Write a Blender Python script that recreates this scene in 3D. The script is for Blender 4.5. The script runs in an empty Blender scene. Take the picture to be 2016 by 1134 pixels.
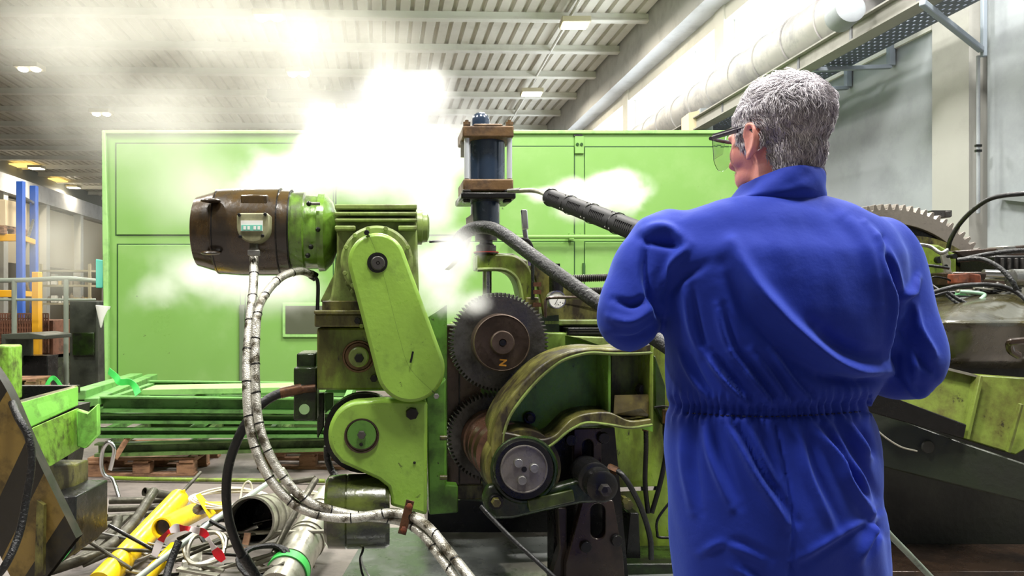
import bpy, bmesh, math, random
import numpy as np
from mathutils import Vector, Matrix, noise
R = random.Random(7)
scene = bpy.context.scene
COL = scene.collection
F = 1500.0; CX = 872.0; HY = 600.0; CAMZ = 1.3      # focal length in px, principal column, horizon row, lens height

# ---------------------------------------------------------------- camera
cd = bpy.data.cameras.new('camera'); cam = bpy.data.objects.new('camera', cd); COL.objects.link(cam)
cam.location = (0, 0, CAMZ); cam.rotation_euler = (math.pi/2, 0, 0)
cd.sensor_fit = 'HORIZONTAL'; cd.sensor_width = 36.0; cd.lens = 36.0*F/2016
cd.shift_x = (1008-CX)/2016; cd.shift_y = (HY-567)/2016
cd.clip_start = 0.05; cd.clip_end = 300
scene.camera = cam

# ---------------------------------------------------------------- world, exposure
w = bpy.data.worlds.new('world'); scene.world = w; w.use_nodes = True
bg = w.node_tree.nodes['Background']; bg.inputs[0].default_value = (0.86, 0.94, 1.0, 1); bg.inputs[1].default_value = 6.0
vs = scene.view_settings; vs.view_transform = 'Standard'; vs.look = 'None'; vs.gamma = 1; vs.use_curve_mapping = False
vs.exposure = 0.42
cy = scene.cycles; cy.use_denoising = True; cy.volume_bounces = 5; cy.max_bounces = 8; cy.diffuse_bounces = 3
cy.volume_step_rate = 0.6; cy.volume_max_steps = 96; cy.sample_clamp_indirect = 6

def area_light(name, loc, power, sx, sy, col=(1, .96, .88), rot=(0, 0, 0), parent=None):
    l = bpy.data.lights.new(name, 'AREA'); l.shape = 'RECTANGLE'; l.size = sx; l.size_y = sy; l.energy = power; l.color = col
    o = bpy.data.objects.new(name, l); COL.objects.link(o); o.location = loc; o.rotation_euler = rot
    if parent: o.parent = parent; o.matrix_parent_inverse = Matrix.Translation(-parent.location)
    return o

# ---------------------------------------------------------------- geometry helpers
DD = Vector((-.078, 1, 0)).normalized(); CR = Vector((1, .078, 0)).normalized(); UP = Vector((0, 0, 1))
def U(px, py, Y):                       # point seen at a pixel, Y metres away
    return Vector(((px-CX)/F*Y, Y, CAMZ-(py-HY)/F*Y))
def M(px, py, Y):                       # same on a plane square to the hall's axis
    u = (px-CX)/F; return U(px, py, Y/(1-.078*u))
def arc(cx, cy, r, a0, a1, n=16, ry=None):
    ry = ry or r
    return [(cx+r*math.cos(math.radians(a0+(a1-a0)*i/n)), cy-ry*math.sin(math.radians(a0+(a1-a0)*i/n))) for i in range(n+1)]
def cat(pts, n=8):                      # Catmull-Rom through points (Vectors)
    pts = [Vector(p) for p in pts]
    if len(pts) < 3: return pts
    out = []
    for i in range(len(pts)-1):
        p0 = pts[i-1] if i else pts[0]*2-pts[1]; p1 = pts[i]; p2 = pts[i+1]; p3 = pts[i+2] if i+2 < len(pts) else pts[-1]*2-pts[-2]
        for k in range(n):
            t = k/n
            out.append(.5*((2*p1)+(p2-p0)*t+(2*p0-5*p1+4*p2-p3)*t*t+(3*p1-p0-3*p2+p3)*t**3))
    out.append(pts[-1]); return out
def cat2(pts, n=6): return [(p.x, p.y) for p in cat([(a, b, 0) for a, b in pts], n)]
def frame(ax):
    ax = Vector(ax).normalized(); a = UP if abs(ax.z) < .9 else Vector((1, 0, 0))
    u = ax.cross(a).normalized(); return ax, u, u.cross(ax).normalized()

class MB:
    def __init__(s): s.v = []; s.f = []
    def add(s, vs_, fs):
        b = len(s.v); s.v += [tuple(v) for v in vs_]; s.f += [tuple(b+i for i in f) for f in fs]; return s
    def prism(s, pts, vec):
        n = len(pts); vec = Vector(vec); P2 = [Vector(p)+vec for p in pts]
        return s.add(list(pts)+P2, [tuple(range(n)), tuple(reversed(range(n, 2*n)))]+[(i, i+n, (i+1) % n+n, (i+1) % n) for i in range(n)])
    def band(s, A, B, vec, closed=True):     # plate between two loops of equal length, with thickness
        n = len(A); vec = Vector(vec)
        V = list(A)+list(B)+[Vector(p)+vec for p in A]+[Vector(p)+vec for p in B]; fs = []
        for i in range(n if closed else n-1):
            j = (i+1) % n
            fs += [(i, j, n+j, n+i), (2*n+i, 3*n+i, 3*n+j, 2*n+j), (i, 2*n+i, 2*n+j, j), (n+i, n+j, 3*n+j, 3*n+i)]
        if not closed: fs += [(0, n, 3*n, 2*n), (n-1, 3*n-1, 4*n-1, 2*n-1)]
        return s.add(V, fs)
    def box(s, c, size, ax=None):
        ex, ey, ez = ax or (Vector((1, 0, 0)), Vector((0, 1, 0)), UP); c = Vector(c); a, b, d = [q/2 for q in size]
        V = [c+ex*(i*a)+ey*(j*b)+ez*(k*d) for k in (-1, 1) for j in (-1, 1) for i in (-1, 1)]
        return s.add(V, [(0, 2, 3, 1), (4, 5, 7, 6), (0, 1, 5, 4), (2, 6, 7, 3), (0, 4, 6, 2), (1, 3, 7, 5)])
    def mbox(s, c, size): return s.box(c, size, (CR, DD, UP))
    def bar(s, p0, p1, wd, ht):
        p0 = Vector(p0); p1 = Vector(p1); a, u, v = frame(p1-p0)
        return s.box((p0+p1)/2, ((p1-p0).length, wd, ht), (a, u, v))
    def lathe(s, o, ax, prof, n=32, cap=True):
        o = Vector(o); a, u, v = frame(ax); V = []; fs = []
        for t, r in prof:
            for i in range(n):
                g = 2*math.pi*i/n; V.append(o+a*t+(u*math.cos(g)+v*math.sin(g))*max(r, 1e-5))
        for k in range(len(prof)-1):
            for i in range(n):
                j = (i+1) % n; fs.append((k*n+i, k*n+j, (k+1)*n+j, (k+1)*n+i))
        if cap: fs += [tuple(reversed(range(n))), tuple(range((len(prof)-1)*n, len(prof)*n))]
        return s.add(V, fs)
    def cyl(s, p0, p1, r, r1=None, n=24):
        d = Vector(p1)-Vector(p0); return s.lathe(p0, d, [(0, r), (d.length, r if r1 is None else r1)], n)
    def tube(s, pts, r, n=10, smooth=8, rf=None):
        P = cat(pts, smooth) if smooth else [Vector(p) for p in pts]
        t = (P[1]-P[0]).normalized(); _, u, v = frame(t); V = []; fs = []; m = len(P)
        for i, p in enumerate(P):
            t2 = (P[min(i+1, m-1)]-P[max(i-1, 0)]).normalized()
            u = (u-t2*u.dot(t2)).normalized(); v = t2.cross(u)
            rr = rf(i/(m-1)) if rf else r
            for k in range(n):
                g = 2*math.pi*k/n; V.append(p+(u*math.cos(g)+v*math.sin(g))*rr)
        for i in range(m-1):
            for k in range(n):
                j = (k+1) % n; fs.append((i*n+k, i*n+j, (i+1)*n+j, (i+1)*n+k))
        fs += [tuple(reversed(range(n))), tuple(range((m-1)*n, m*n))]
        return s.add(V, fs)
    def shell(s, p0, p1, r, t, n=32):        # hollow pipe
        d = Vector(p1)-Vector(p0); L = d.length
        return s.lathe(p0, d, [(0, r-t), (0, r), (L, r), (L, r-t), (0, r-t)], n, cap=False)
    def ell(s, c, rad, ax=None, n=16):
        ex, ey, ez = ax or (Vector((1, 0, 0)), Vector((0, 1, 0)), UP); c = Vector(c); V = []; fs = []; m = n//2
        for i in range(m+1):
            th = math.pi*i/m
            for k in range(n):
                g = 2*math.pi*k/n; V.append(c+ex*(rad[0]*math.sin(th)*math.cos(g))+ey*(rad[1]*math.sin(th)*math.sin(g))+ez*(rad[2]*math.cos(th)))
        for i in range(m):
            for k in range(n):
                j = (k+1) % n; fs.append((i*n+k, (i+1)*n+k, (i+1)*n+j, i*n+j))
        return s.add(V, fs)
    def build(s, name, mat=None, parent=None, bevel=0, ang=35, seg=2):
        me = bpy.data.meshes.new(name); me.from_pydata(s.v, [], s.f); me.update()
        bm = bmesh.new(); bm.from_mesh(me); bmesh.ops.remove_doubles(bm, verts=bm.verts, dist=1e-5)
        bmesh.ops.recalc_face_normals(bm, faces=bm.faces); bm.to_mesh(me); bm.free()
        return link(name, me, mat, parent, bevel, ang, seg)
def link(name, me, mat=None, parent=None, bevel=0, ang=35, seg=2):
    for p in me.polygons: p.use_smooth = True
    me.set_sharp_from_angle(angle=math.radians(ang))
    if mat: me.materials.append(mat)
    o = bpy.data.objects.new(name, me); COL.objects.link(o)
    if bevel:
        m = o.modifiers.new('bevel', 'BEVEL'); m.width = bevel; m.segments = seg; m.limit_method = 'ANGLE'; m.angle_limit = math.radians(40)
        m.harden_normals = False
    if parent: setpar(o, parent)
    return o
def setpar(o, p):
    o.parent = p
    w_ = Matrix.Identity(4); q = p
    while q: w_ = q.matrix_basis @ w_ if q.parent is None else q.matrix_parent_inverse @ q.matrix_basis @ w_; q = q.parent
    o.matrix_parent_inverse = w_.inverted()
def tag(o, label=None, cat_=None, group=None, kind=None):
    if label: o['label'] = label
    if cat_: o['category'] = cat_
    if group: o['group'] = group
    if kind: o['kind'] = kind
    return o
def thing(name, loc, label, cat_, group=None):
    o = bpy.data.objects.new(name, None); COL.objects.link(o); o.location = loc; o.empty_display_size = .1
    return tag(o, label, cat_, group)
def struct(o): o['kind'] = 'structure'; return o
def copy_tree(o, loc, label=None):
    c = o.copy(); COL.objects.link(c); c.location = loc
    if label: c['label'] = label
    for ch in o.children:
        d = ch.copy(); COL.objects.link(d); d.parent = c
        if d.type == 'LIGHT': d.data = ch.data
        for g in ch.children:
            e = g.copy(); COL.objects.link(e); e.parent = d
    return c
def ext(name, pts, Y, th, mat, parent, bevel=.004, plane=M, vec=None):     # plate traced at depth Y, th metres deep
    return MB().prism([plane(x, y, Y) for x, y in pts], vec or DD*th).build(name, mat, parent, bevel)
def rect(x0, y0, x1, y1): return [(x0, y0), (x1, y0), (x1, y1), (x0, y1)]

# ---------------------------------------------------------------- materials
MATS = {}
def srgb(r, g, b):
    f = lambda c: (c/255/12.92) if c <= 10 else ((c/255+.055)/1.055)**2.4
    return (f(r), f(g), f(b), 1)
def mat(name, col, rough=.5, metal=0, grime=None, gs=4, ga=.5, bump=.0, bs=40, rvar=.2, spec=.5, streak=1.0, coat=0, sheen=0, speck=0, sc=None):
    """painted or bare surface; grime = second colour in noise patches (its own stains), streak stretches them downwards"""
    if name in MATS: return MATS[name]
    m = bpy.data.materials.new(name); m.use_nodes = True; nt = m.node_tree; N = nt.nodes; L = nt.links
    b = N['Principled BSDF']; b.inputs['Base Color'].default_value = col; b.inputs['Roughness'].default_value = rough
    b.inputs['Metallic'].default_value = metal; b.inputs['Specular IOR Level'].default_value = spec
    b.inputs['Coat Weight'].default_value = coat; b.inputs['Coat Roughness'].default_value = .15
    b.inputs['Sheen Weight'].default_value = sheen
    tc = N.new('ShaderNodeTexCoord')
    if grime:
        mp = N.new('ShaderNodeMapping'); mp.inputs['Scale'].default_value = (1, 1, 1/streak); L.new(tc.outputs['Object'], mp.inputs[0])
        no = N.new('ShaderNodeTexNoise'); no.inputs['Scale'].default_value = gs; no.inputs['Detail'].default_value = 8; no.inputs['Roughness'].default_value = .68
        L.new(mp.outputs[0], no.inputs['Vector'])
        rp = N.new('ShaderNodeMapRange'); rp.inputs[1].default_value = .62-.35*ga; rp.inputs[2].default_value = .75-.25*ga; rp.inputs[3].default_value = 0; rp.inputs[4].default_value = min(1, ga+.35)
        L.new(no.outputs[0], rp.inputs[0])
        mx = N.new('ShaderNodeMix'); mx.data_type = 'RGBA'; mx.inputs[6].default_value = col; mx.inputs[7].default_value = grime
        L.new(rp.outputs[0], mx.inputs[0]); L.new(mx.outputs[2], b.inputs['Base Color'])
        if speck:
            n3 = N.new('ShaderNodeTexNoise'); n3.inputs['Scale'].default_value = sc or gs*7; n3.inputs['Detail'].default_value = 4; n3.inputs['Roughness'].default_value = .7; L.new(mp.outputs[0], n3.inputs['Vector'])
            r3 = N.new('ShaderNodeMapRange'); r3.inputs[1].default_value = .70-.14*speck; r3.inputs[2].default_value = .76-.12*speck; L.new(n3.outputs[0], r3.inputs[0])
            m3 = N.new('ShaderNodeMix'); m3.data_type = 'RGBA'; L.new(r3.outputs[0], m3.inputs[0]); L.new(mx.outputs[2], m3.inputs[6]); m3.inputs[7].default_value = (.018, .014, .008, 1); L.new(m3.outputs[2], b.inputs['Base Color'])
        rr = N.new('ShaderNodeMapRange'); rr.inputs[1].default_value = .3; rr.inputs[2].default_value = .7; rr.inputs[3].default_value = max(.05, rough-rvar); rr.inputs[4].default_value = min(1, rough+rvar)
        L.new(no.outputs[0], rr.inputs[0]); L.new(rr.outputs[0], b.inputs['Roughness'])
    if bump:
        n2 = N.new('ShaderNodeTexNoise'); n2.inputs['Scale'].default_value = bs; n2.inputs['Detail'].default_value = 5
        L.new(tc.outputs['Object'], n2.inputs['Vector'])
        bp = N.new('ShaderNodeBump'); bp.inputs['Strength'].default_value = bump; bp.inputs['Distance'].default_value = .01
        L.new(n2.outputs[0], bp.inputs['Height']); L.new(bp.outputs[0], b.inputs['Normal'])
    MATS[name] = m; return m
def emis(name, col, st):
    m = bpy.data.materials.new(name); m.use_nodes = True; nt = m.node_tree; nt.nodes.remove(nt.nodes['Principled BSDF'])
    e = nt.nodes.new('ShaderNodeEmission'); e.inputs[0].default_value = col; e.inputs[1].default_value = st
    nt.links.new(e.outputs[0], nt.nodes['Material Output'].inputs[0]); return m
G_BRIGHT = mat('bright_green_paint', srgb(130, 168, 64), .36, grime=srgb(84, 104, 40), gs=7, ga=.2, bump=.1, bs=60, speck=.25, sc=26)
G_CAB = mat('cabinet_green_paint', srgb(112, 155, 76), .45, grime=srgb(126, 163, 92), gs=1.2, ga=.3, speck=.05, sc=12)
G_CABD = mat('cabinet_seam', srgb(30, 70, 20), .6)
G_OIL = mat('oily_green_paint', srgb(116, 140, 48), .32, grime=srgb(62, 52, 18), gs=6, ga=.48, bump=.15, bs=35, streak=2.5, speck=.5, sc=30)
G_DIRTY = mat('dirty_yellow_green_paint', srgb(112, 110, 56), .36, grime=srgb(40, 32, 16), gs=9, ga=.64, bump=.2, bs=30, streak=2, speck=.6, sc=36)
G_RED = mat('reducer_green_paint', srgb(128, 148, 78), .4, grime=srgb(72, 66, 38), gs=8, ga=.45, bump=.12, bs=40, streak=1.5, speck=.3, sc=40)
G_DARK = mat('dark_oily_green', srgb(38, 56, 22), .3, grime=srgb(12, 12, 8), gs=6, ga=.6, bump=.2)
G_PANEL = mat('stacked_green_paint', srgb(94, 146, 72), .45, grime=srgb(44, 64, 36), gs=5, ga=.35, speck=.3, sc=20)
G_PALE = mat('pale_green_paint', srgb(140, 186, 108), .45, grime=srgb(96, 134, 76), gs=4, ga=.3)
BROWN = mat('oily_brown_steel', srgb(62, 48, 38), .28, .35, grime=srgb(24, 17, 13), gs=7, ga=.5, bump=.12, coat=.3)
MOTORB = mat('oil_soaked_brown_paint', srgb(74, 56, 26), .26, .0, grime=srgb(24, 16, 9), gs=5.5, ga=.58, bump=.2, bs=25, coat=.7, streak=2.2, speck=.5, sc=30)
RUST = mat('rusty_flange_steel', srgb(112, 86, 56), .5, .2, grime=srgb(62, 44, 28), gs=14, ga=.5, bump=.2)
ORUST = mat('orange_rust', srgb(118, 56, 26), .7, 0, grime=srgb(54, 30, 20), gs=24, ga=.5)
GEARM = mat('dark_gear_steel', srgb(78, 76, 74), .38, .6, grime=srgb(36, 32, 28), gs=9, ga=.45, bump=.15, bs=80)
HUBM = mat('brown_hub_steel', srgb(88, 74, 64), .4, .5, grime=srgb(56, 44, 36), gs=10, ga=.4, bump=.1)
STEEL = mat('worn_bare_steel', srgb(150, 150, 146), .35, .85, grime=srgb(80, 76, 70), gs=10, ga=.35, bump=.08)
CHROME = mat('bright_chrome', srgb(215, 218, 220), .15, 1)
BLACK = mat('black_oily_steel', srgb(26, 26, 26), .32, .3, grime=srgb(10, 10, 9), gs=8, ga=.5, bump=.15)
DARKG = mat('charcoal_enamel', srgb(44, 60, 82), .16, .2, grime=srgb(90, 104, 122), gs=12, ga=.2, coat=.6)
RUBBER = mat('black_rubber', srgb(14, 15, 16), .5, 0, grime=srgb(30, 30, 30), gs=30, ga=.3, bump=.3, bs=90)
DIRTYRUB = mat('dusty_black_rubber', srgb(12, 14, 16), .42, 0, grime=srgb(130, 136, 134), gs=75, ga=.08, bump=.5, bs=120)
PLASTIC = mat('black_plastic', srgb(17, 17, 20), .6, spec=.2)
YEL = mat('yellow_paint', srgb(245, 205, 20), .35, grime=srgb(110, 80, 20), gs=12, ga=.14, bump=.05)
RACKY = mat('rack_yellow_paint', srgb(225, 165, 30), .5)
RACKB = mat('rack_blue_paint', srgb(40, 85, 170), .5)
DUCT = mat('galvanised_duct', srgb(176, 174, 172), .5, .25, grime=srgb(132, 132, 134), gs=2, ga=.4)
GALV = mat('scrap_galvanised', srgb(170, 168, 155), .38, .7, grime=srgb(95, 90, 75), gs=7, ga=.35, bump=.1)
SCRAP = mat('scrap_dark_pipe', srgb(84, 82, 70), .45, .5, grime=srgb(42, 38, 30), gs=14, ga=.45, bump=.2)
WOOD = mat('pallet_wood', srgb(150, 112, 82), .8, 0, grime=srgb(92, 66, 50), gs=6, ga=.5, bump=.3, streak=.3)
WHITEP = mat('white_plastic', srgb(225, 225, 220), .5)
CONC = mat('painted_concrete', srgb(150, 156, 160), .85, 0, grime=srgb(130, 135, 140), gs=.8, ga=.4, bump=.1, bs=8)
CONC2 = mat('bare_concrete_beam', srgb(196, 196, 196), .85, 0, grime=srgb(172, 172, 172), gs=1.5, ga=.4, bump=.15, bs=10)
CEIL = mat('ceiling_sheet_metal', srgb(216, 212, 200), .6, 0, grime=srgb(190, 186, 172), gs=.5, ga=.4)
PURL = mat('purlin_paint', srgb(222, 220, 210), .6, 0, grime=srgb(196, 192, 182), gs=1, ga=.3)
FLOORM = mat('shop_floor_concrete', srgb(116, 108, 102), .6, 0, grime=srgb(76, 70, 66), gs=2.2, ga=.4, bump=.2, bs=12)
GREYP = mat('grey_plate', srgb(108, 112, 110), .32, .2, grime=srgb(140, 144, 140), gs=7, ga=.2, bump=.08)
STRAP = mat('green_webbing', srgb(70, 205, 90), .5)
COPPER = mat('copper_fitting', srgb(104, 72, 50), .4, .5, grime=srgb(40, 28, 20), gs=30, ga=.5)
WIREW = mat('white_cable_sheath', srgb(205, 200, 180), .5)
BEIGE = mat('beige_wall_paint', srgb(205, 190, 160), .8)
BOXM = mat('cardboard', srgb(205, 185, 150), .8)

def braid_mat():
    m = bpy.data.materials.new('braided_steel_sleeve'); m.use_nodes = True; nt = m.node_tree; N = nt.nodes; L = nt.links; b = N['Principled BSDF']
    b.inputs['Metallic'].default_value = .5; b.inputs['Roughness'].default_value = .4
    tc = N.new('ShaderNodeTexCoord'); a = N.new('ShaderNodeTexVoronoi'); a.inputs['Scale'].default_value = 260; L.new(tc.outputs['Object'], a.inputs[0])
    n = N.new('ShaderNodeTexNoise'); n.inputs['Scale'].default_value = 22; n.inputs['Detail'].default_value = 6; L.new(tc.outputs['Object'], n.inputs[0])
    r = N.new('ShaderNodeValToRGB'); r.color_ramp.elements[0].position = .38; r.color_ramp.elements[0].color = srgb(84, 78, 62); r.color_ramp.elements[1].position = .52; r.color_ramp.elements[1].color = srgb(220, 218, 206)
    L.new(n.outputs[0], r.inputs[0])
    mx = N.new('ShaderNodeMix'); mx.data_type = 'RGBA'; mx.blend_type = 'MULTIPLY'; mx.inputs[0].default_value = .5
    L.new(r.outputs[0], mx.inputs[6]); L.new(a.outputs['Distance'], mx.inputs[7]); L.new(mx.outputs[2], b.inputs['Base Color'])
    bp = N.new('ShaderNodeBump'); bp.inputs['Strength'].default_value = .6; bp.inputs['Distance'].default_value = .002; L.new(a.outputs['Distance'], bp.inputs['Height']); L.new(bp.outputs[0], b.inputs['Normal'])
    return m
BRAID = braid_mat()

# ================================================================ THE HALL
Yn, Yf = -7.0, 56.0
def hx(X0, Y): return X0-.078*Y          # lines running along the hall
fl = MB().prism([(-32, Yn, -.1), (9, Yn, -.1), (9, Yf, -.1), (-32, Yf, -.1)], (0, 0, .1)).build('floor', FLOORM); struct(fl)
# corrugated roof: profile across, run along the hall
def roof():
    V = []; prof = []; x = -23.5
    while x < 5.9:
        prof += [(x, 7.78), (x+.2, 7.78), (x+.225, 7.86), (x+.285, 7.86)]; x += .31
    m = MB(); ys = (Yn, Yf); n = len(prof)
    for y in ys: V += [(hx(a, y), y, z) for a, z in prof]
    m.add(V, [(i, i+1, n+i+1, n+i) for i in range(n-1)])
    V2 = [(hx(-23.5, y), y, 7.95) for y in ys]+[(hx(6.6, y), y, 7.95) for y in ys]
    m.add(V2, [(0, 1, 3, 2)])
    return struct(m.build('ceiling', CEIL, ang=10))
roof()
k = 0
y0 = 17.0-2.1*11
while y0 < 54:
    if y0 > -6:
        a = Vector((hx(-23.5, y0), y0-.04*22, 0)); b_ = Vector((hx(5.9, y0), y0+.04*0, 0)); k += 1
        m = MB()
        for z, h, wd in ((7.70, .16, .10), (7.615, .03, .2)):
            m.bar(a+UP*z, b_+UP*z, wd, h)
        struct(m.build('trim_%d' % k, PURL))
    y0 += 2.1
# right wall, windows, gutter girder
def lw(X0, z0, z1, y0, y1, th, name, mt, bevel=0):
    return struct(MB().prism([(hx(X0, y0), y0, z0), (hx(X0, y1), y1, z0), (hx(X0, y1), y1, z1), (hx(X0, y0), y0, z1)], (th, 0, 0)).build(name, mt, bevel=bevel))
lw(6.51, 0, 4.6, Yn, Yf, .3, 'wall_right', CONC)
lw(6.55, 4.6, 8.0, Yn, 9.0, .3, 'wall_right_solid', CONC)
g = MB().prism([(hx(5.9, Yn), Yn, 6.9), (hx(6.85, Yn), Yn, 6.9), (hx(6.85, Yn), Yn, 8.0), (hx(5.9, Yn), Yn, 8.0)], (-.078*(Yf-Yn), Yf-Yn, 0)).build('trim_40', CONC2); struct(g)
g = MB().prism([(hx(6.38, Yn), Yn, 6.62), (hx(6.85, Yn), Yn, 6.62), (hx(6.85, Yn), Yn, 6.9), (hx(6.38, Yn), Yn, 6.9)], (-.078*(Yf-Yn), Yf-Yn, 0)).build('trim_41', PURL); struct(g)
lw(6.47, 4.55, 4.63, 9.0, Yf, .25, 'trim_42', PURL)
nwin = 0; y = 9.0
PANE = bpy.data.materials.new('window_glass'); PANE.use_nodes = True
_n = PANE.node_tree; _n.nodes.remove(_n.nodes['Principled BSDF'])
_t = _n.nodes.new('ShaderNodeBsdfTransparent'); _g = _n.nodes.new('ShaderNodeBsdfGlossy'); _g.inputs['Roughness'].default_value = .05; _x = _n.nodes.new('ShaderNodeMixShader'); _x.inputs[0].default_value = .06
_n.links.new(_t.outputs[0], _x.inputs[1]); _n.links.new(_g.outputs[0], _x.inputs[2]); _n.links.new(_x.outputs[0], _n.nodes['Material Output'].inputs[0])
def pilaster(y, wd, X0=6.3, z1=8.0, name='trim', mt=CONC): return lw(X0, 0, z1, y-wd/2, y+wd/2, .3, name, mt)
while y < 50:
    y1 = y+5.6; nwin += 1
    wf = MB()
    for t in range(5):
        yy = y+.1+(y1-y-.5)*t/4; wd = .05 if t in (0, 4) else .03
        wf.prism([(hx(6.55, yy), yy, 4.6), (hx(6.55, yy+wd), yy+wd, 4.6), (hx(6.55, yy+wd), yy+wd, 6.9), (hx(6.55, yy), yy, 6.9)], (.025, 0, 0))
    for z in (4.62,):
        wf.prism([(hx(6.55, y), y, z), (hx(6.55, y1), y1, z), (hx(6.55, y1), y1, z+.05), (hx(6.55, y), y, z+.05)], (.05, 0, 0))
    fr = struct(wf.build('window_%d' % nwin, mat('window_frame_metal', srgb(205, 210, 212), .6)))
    pn = MB().add([(hx(6.58, y), y, 4.6), (hx(6.58, y1), y1, 4.6), (hx(6.58, y1), y1, 6.9), (hx(6.58, y), y, 6.9)], [(0, 1, 2, 3)]).build('window_pane', PANE, fr); pn['kind'] = 'structure'
    lw(6.35, 4.6, 6.95, y1-.38, y1+.02, .35, 'trim_%d' % (50+nwin), PURL)
    y = y1
# pilasters in the solid part of the right wall
struct(MB().prism([(hx(6.3, 8.2), 8.2, 0), (hx(6.55, 8.2), 8.2, 0), (hx(6.55, 8.75), 8.75, 0), (hx(6.3, 8.75), 8.75, 0)], (0, 0, 7)).build('trim_45', mat('column_paint', srgb(160, 160, 154), .85, grime=srgb(146, 146, 140), gs=1, ga=.4)))
struct(MB().prism([(hx(6.42, 7.0), 7.0, 0), (hx(6.55, 7.0), 7.0, 0), (hx(6.55, 8.1), 8.1, 0), (hx(6.42, 8.1), 8.1, 0)], (0, 0, 7)).build('trim_46', CONC))
struct(MB().prism([(hx(6.30, 6.9), 6.9, 2.18), (hx(6.5, 6.9), 6.9, 2.18), (hx(6.5, 7.9), 7.9, 2.4), (hx(6.30, 7.9), 7.9, 2.4)], (0, -1.0, -.02)).build('trim_47', CONC))
# left side: girder on columns, wall behind, far wall
def lbox(X0, X1, z0, z1, y0, y1, name, mt): return struct(MB().prism([(hx(X0, y0), y0, z0), (hx(X1, y0), y0, z0), (hx(X1, y1), y1, z0), (hx(X0, y1), y1, z0)], (0, 0, z1-z0)).build(name, mt))
lbox(-16.9, -16.4, 6.2, 7.0, Yn, Yf, 'trim_60', CONC2)
lbox(-23.6, -23.4, 0, 8.0, Yn, Yf, 'wall_left', BEIGE)
lbox(-17.0, -16.9, 7.0, 7.8, Yn, Yf, 'trim_61', mat('fascia_grey', srgb(120, 120, 112), .7))
for i in range(9):
    y = 20.7+4.2*i
    lbox(-16.9, -16.5, 0, 6.2, y-.2, y+.2, 'trim_%d' % (70+i), PURL)
struct(MB().prism([(-33, Yf-.5, 0), (9, Yf-.5, 0), (9, Yf-.5, 8), (-33, Yf-.5, 8)], (0, .3, 0)).build('wall_back', BEIGE))
struct(MB().prism([(-33, Yn, 0), (9, Yn, 0), (9, Yn, 8), (-33, Yn, 8)], (0, -.3, 0)).build('wall_front_unseen', mat('front_wall_paint', srgb(120, 120, 118), .9)))  # unseen wall behind the camera, added to keep the sky light out
lbox(-16.95, -16.85, 3.2, 6.1, 32, Yf, 'wall_left_inner', BEIGE)

# ceiling lamps
LAMPW = emis('lamp_glow', (1, .9, .68, 1), 14)
HOUS = mat('lamp_housing', srgb(190, 180, 150), .5)
def make_lamp(loc, label, bulbs=1):
    t = thing('ceiling_lamp', loc, label, 'lamp', 'floodlights under the roof'); x, y, z = loc
    m = MB(); m.box((x, y, z+.09), (.62, .46, .12)); m.box((x, y, z+.16), (.08, .08, .03)); m.build('lamp_housing', HOUS, t, .02)
    q = MB()
    if bulbs == 1: q.box((x, y, z+.02), (.54, .38, .04))
    else:
        for sx in (-.16, .16): q.ell((x+sx, y, z+.02), (.12, .14, .06))
    q.build('lamp_lens', LAMPW, t, .01)
    area_light('lamp_light', (x, y, z-.06), 130, .5, .4, (1, .9, .72), parent=t)
    return t
for px, py, Y, lab, n in ((1132, 52, 16.4, 'bright floodlight under the roof near the girder, the larger of two on one conduit', 1),
                     (1047, 187, 21.8, 'floodlight above the rusty hydraulic cylinder, the farther of two on one conduit', 1),
                     (530, 38, 16.0, 'twin-bulb ceiling floodlight above the brown motor, near the top edge', 2),
                     (588, 148, 20.0, 'single-bulb ceiling floodlight seen through thin steam above the motor', 2),
                     (626, 241, 24.6, 'twin-bulb ceiling lamp just over the top edge of the green cabinet', 2),
                     (58, 138, 19.4, 'twin-bulb floodlight glowing warm on the dark left side of the roof', 2),
                     (200, 226, 24.0, 'small ceiling lamp over the top left corner of the green cabinet', 2),
                     (72, 333, 34.0, 'small lamp among the yellow skylights, above the blue rack', 1),
                     (145, 360, 40.0, 'farthest small ceiling lamp, in the row of yellow skylights', 1)):
    p = U(px, py, Y); p.z = min(p.z, 7.42); make_lamp(p, lab, n)
# added lamps over the near bays, out of the picture, for light from above
first = None
LMP = bpy.data.lights.new('added_lamp_light', 'AREA'); LMP.shape = 'RECTANGLE'; LMP.size = 1.2; LMP.size_y = .9; LMP.energy = 400; LMP.color = (1, .97, .92)
for x, y in ((-3.6, 1.5), (.6, .6), (4.2, 1.5), (-5.6, 7.2), (.6, 6.6), (4.0, 6.0), (-4.0, 12.5), (1.4, 12)):
    t = thing('ceiling_lamp', (x, y, 7.3), 'added unseen floodlight under the roof %s, %s' % ('over the camera bay' if y < 4 else 'between machine and enclosure' if y < 8 else 'over the green enclosure', 'left of the machine' if x < -2 else 'above the machine' if x < 2 else 'near the right wall'), 'lamp', 'added lamps over the near bays')
    MB().box((x, y, 7.4), (.62, .46, .14)).build('lamp_housing', HOUS, t, .02); MB().box((x, y, 7.32), (.54, .38, .03)).build('lamp_lens', LAMPW, t)
    o = bpy.data.objects.new('lamp_light', LMP); COL.objects.link(o); o.location = (x, y, 7.28); setpar(o, t)
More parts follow.
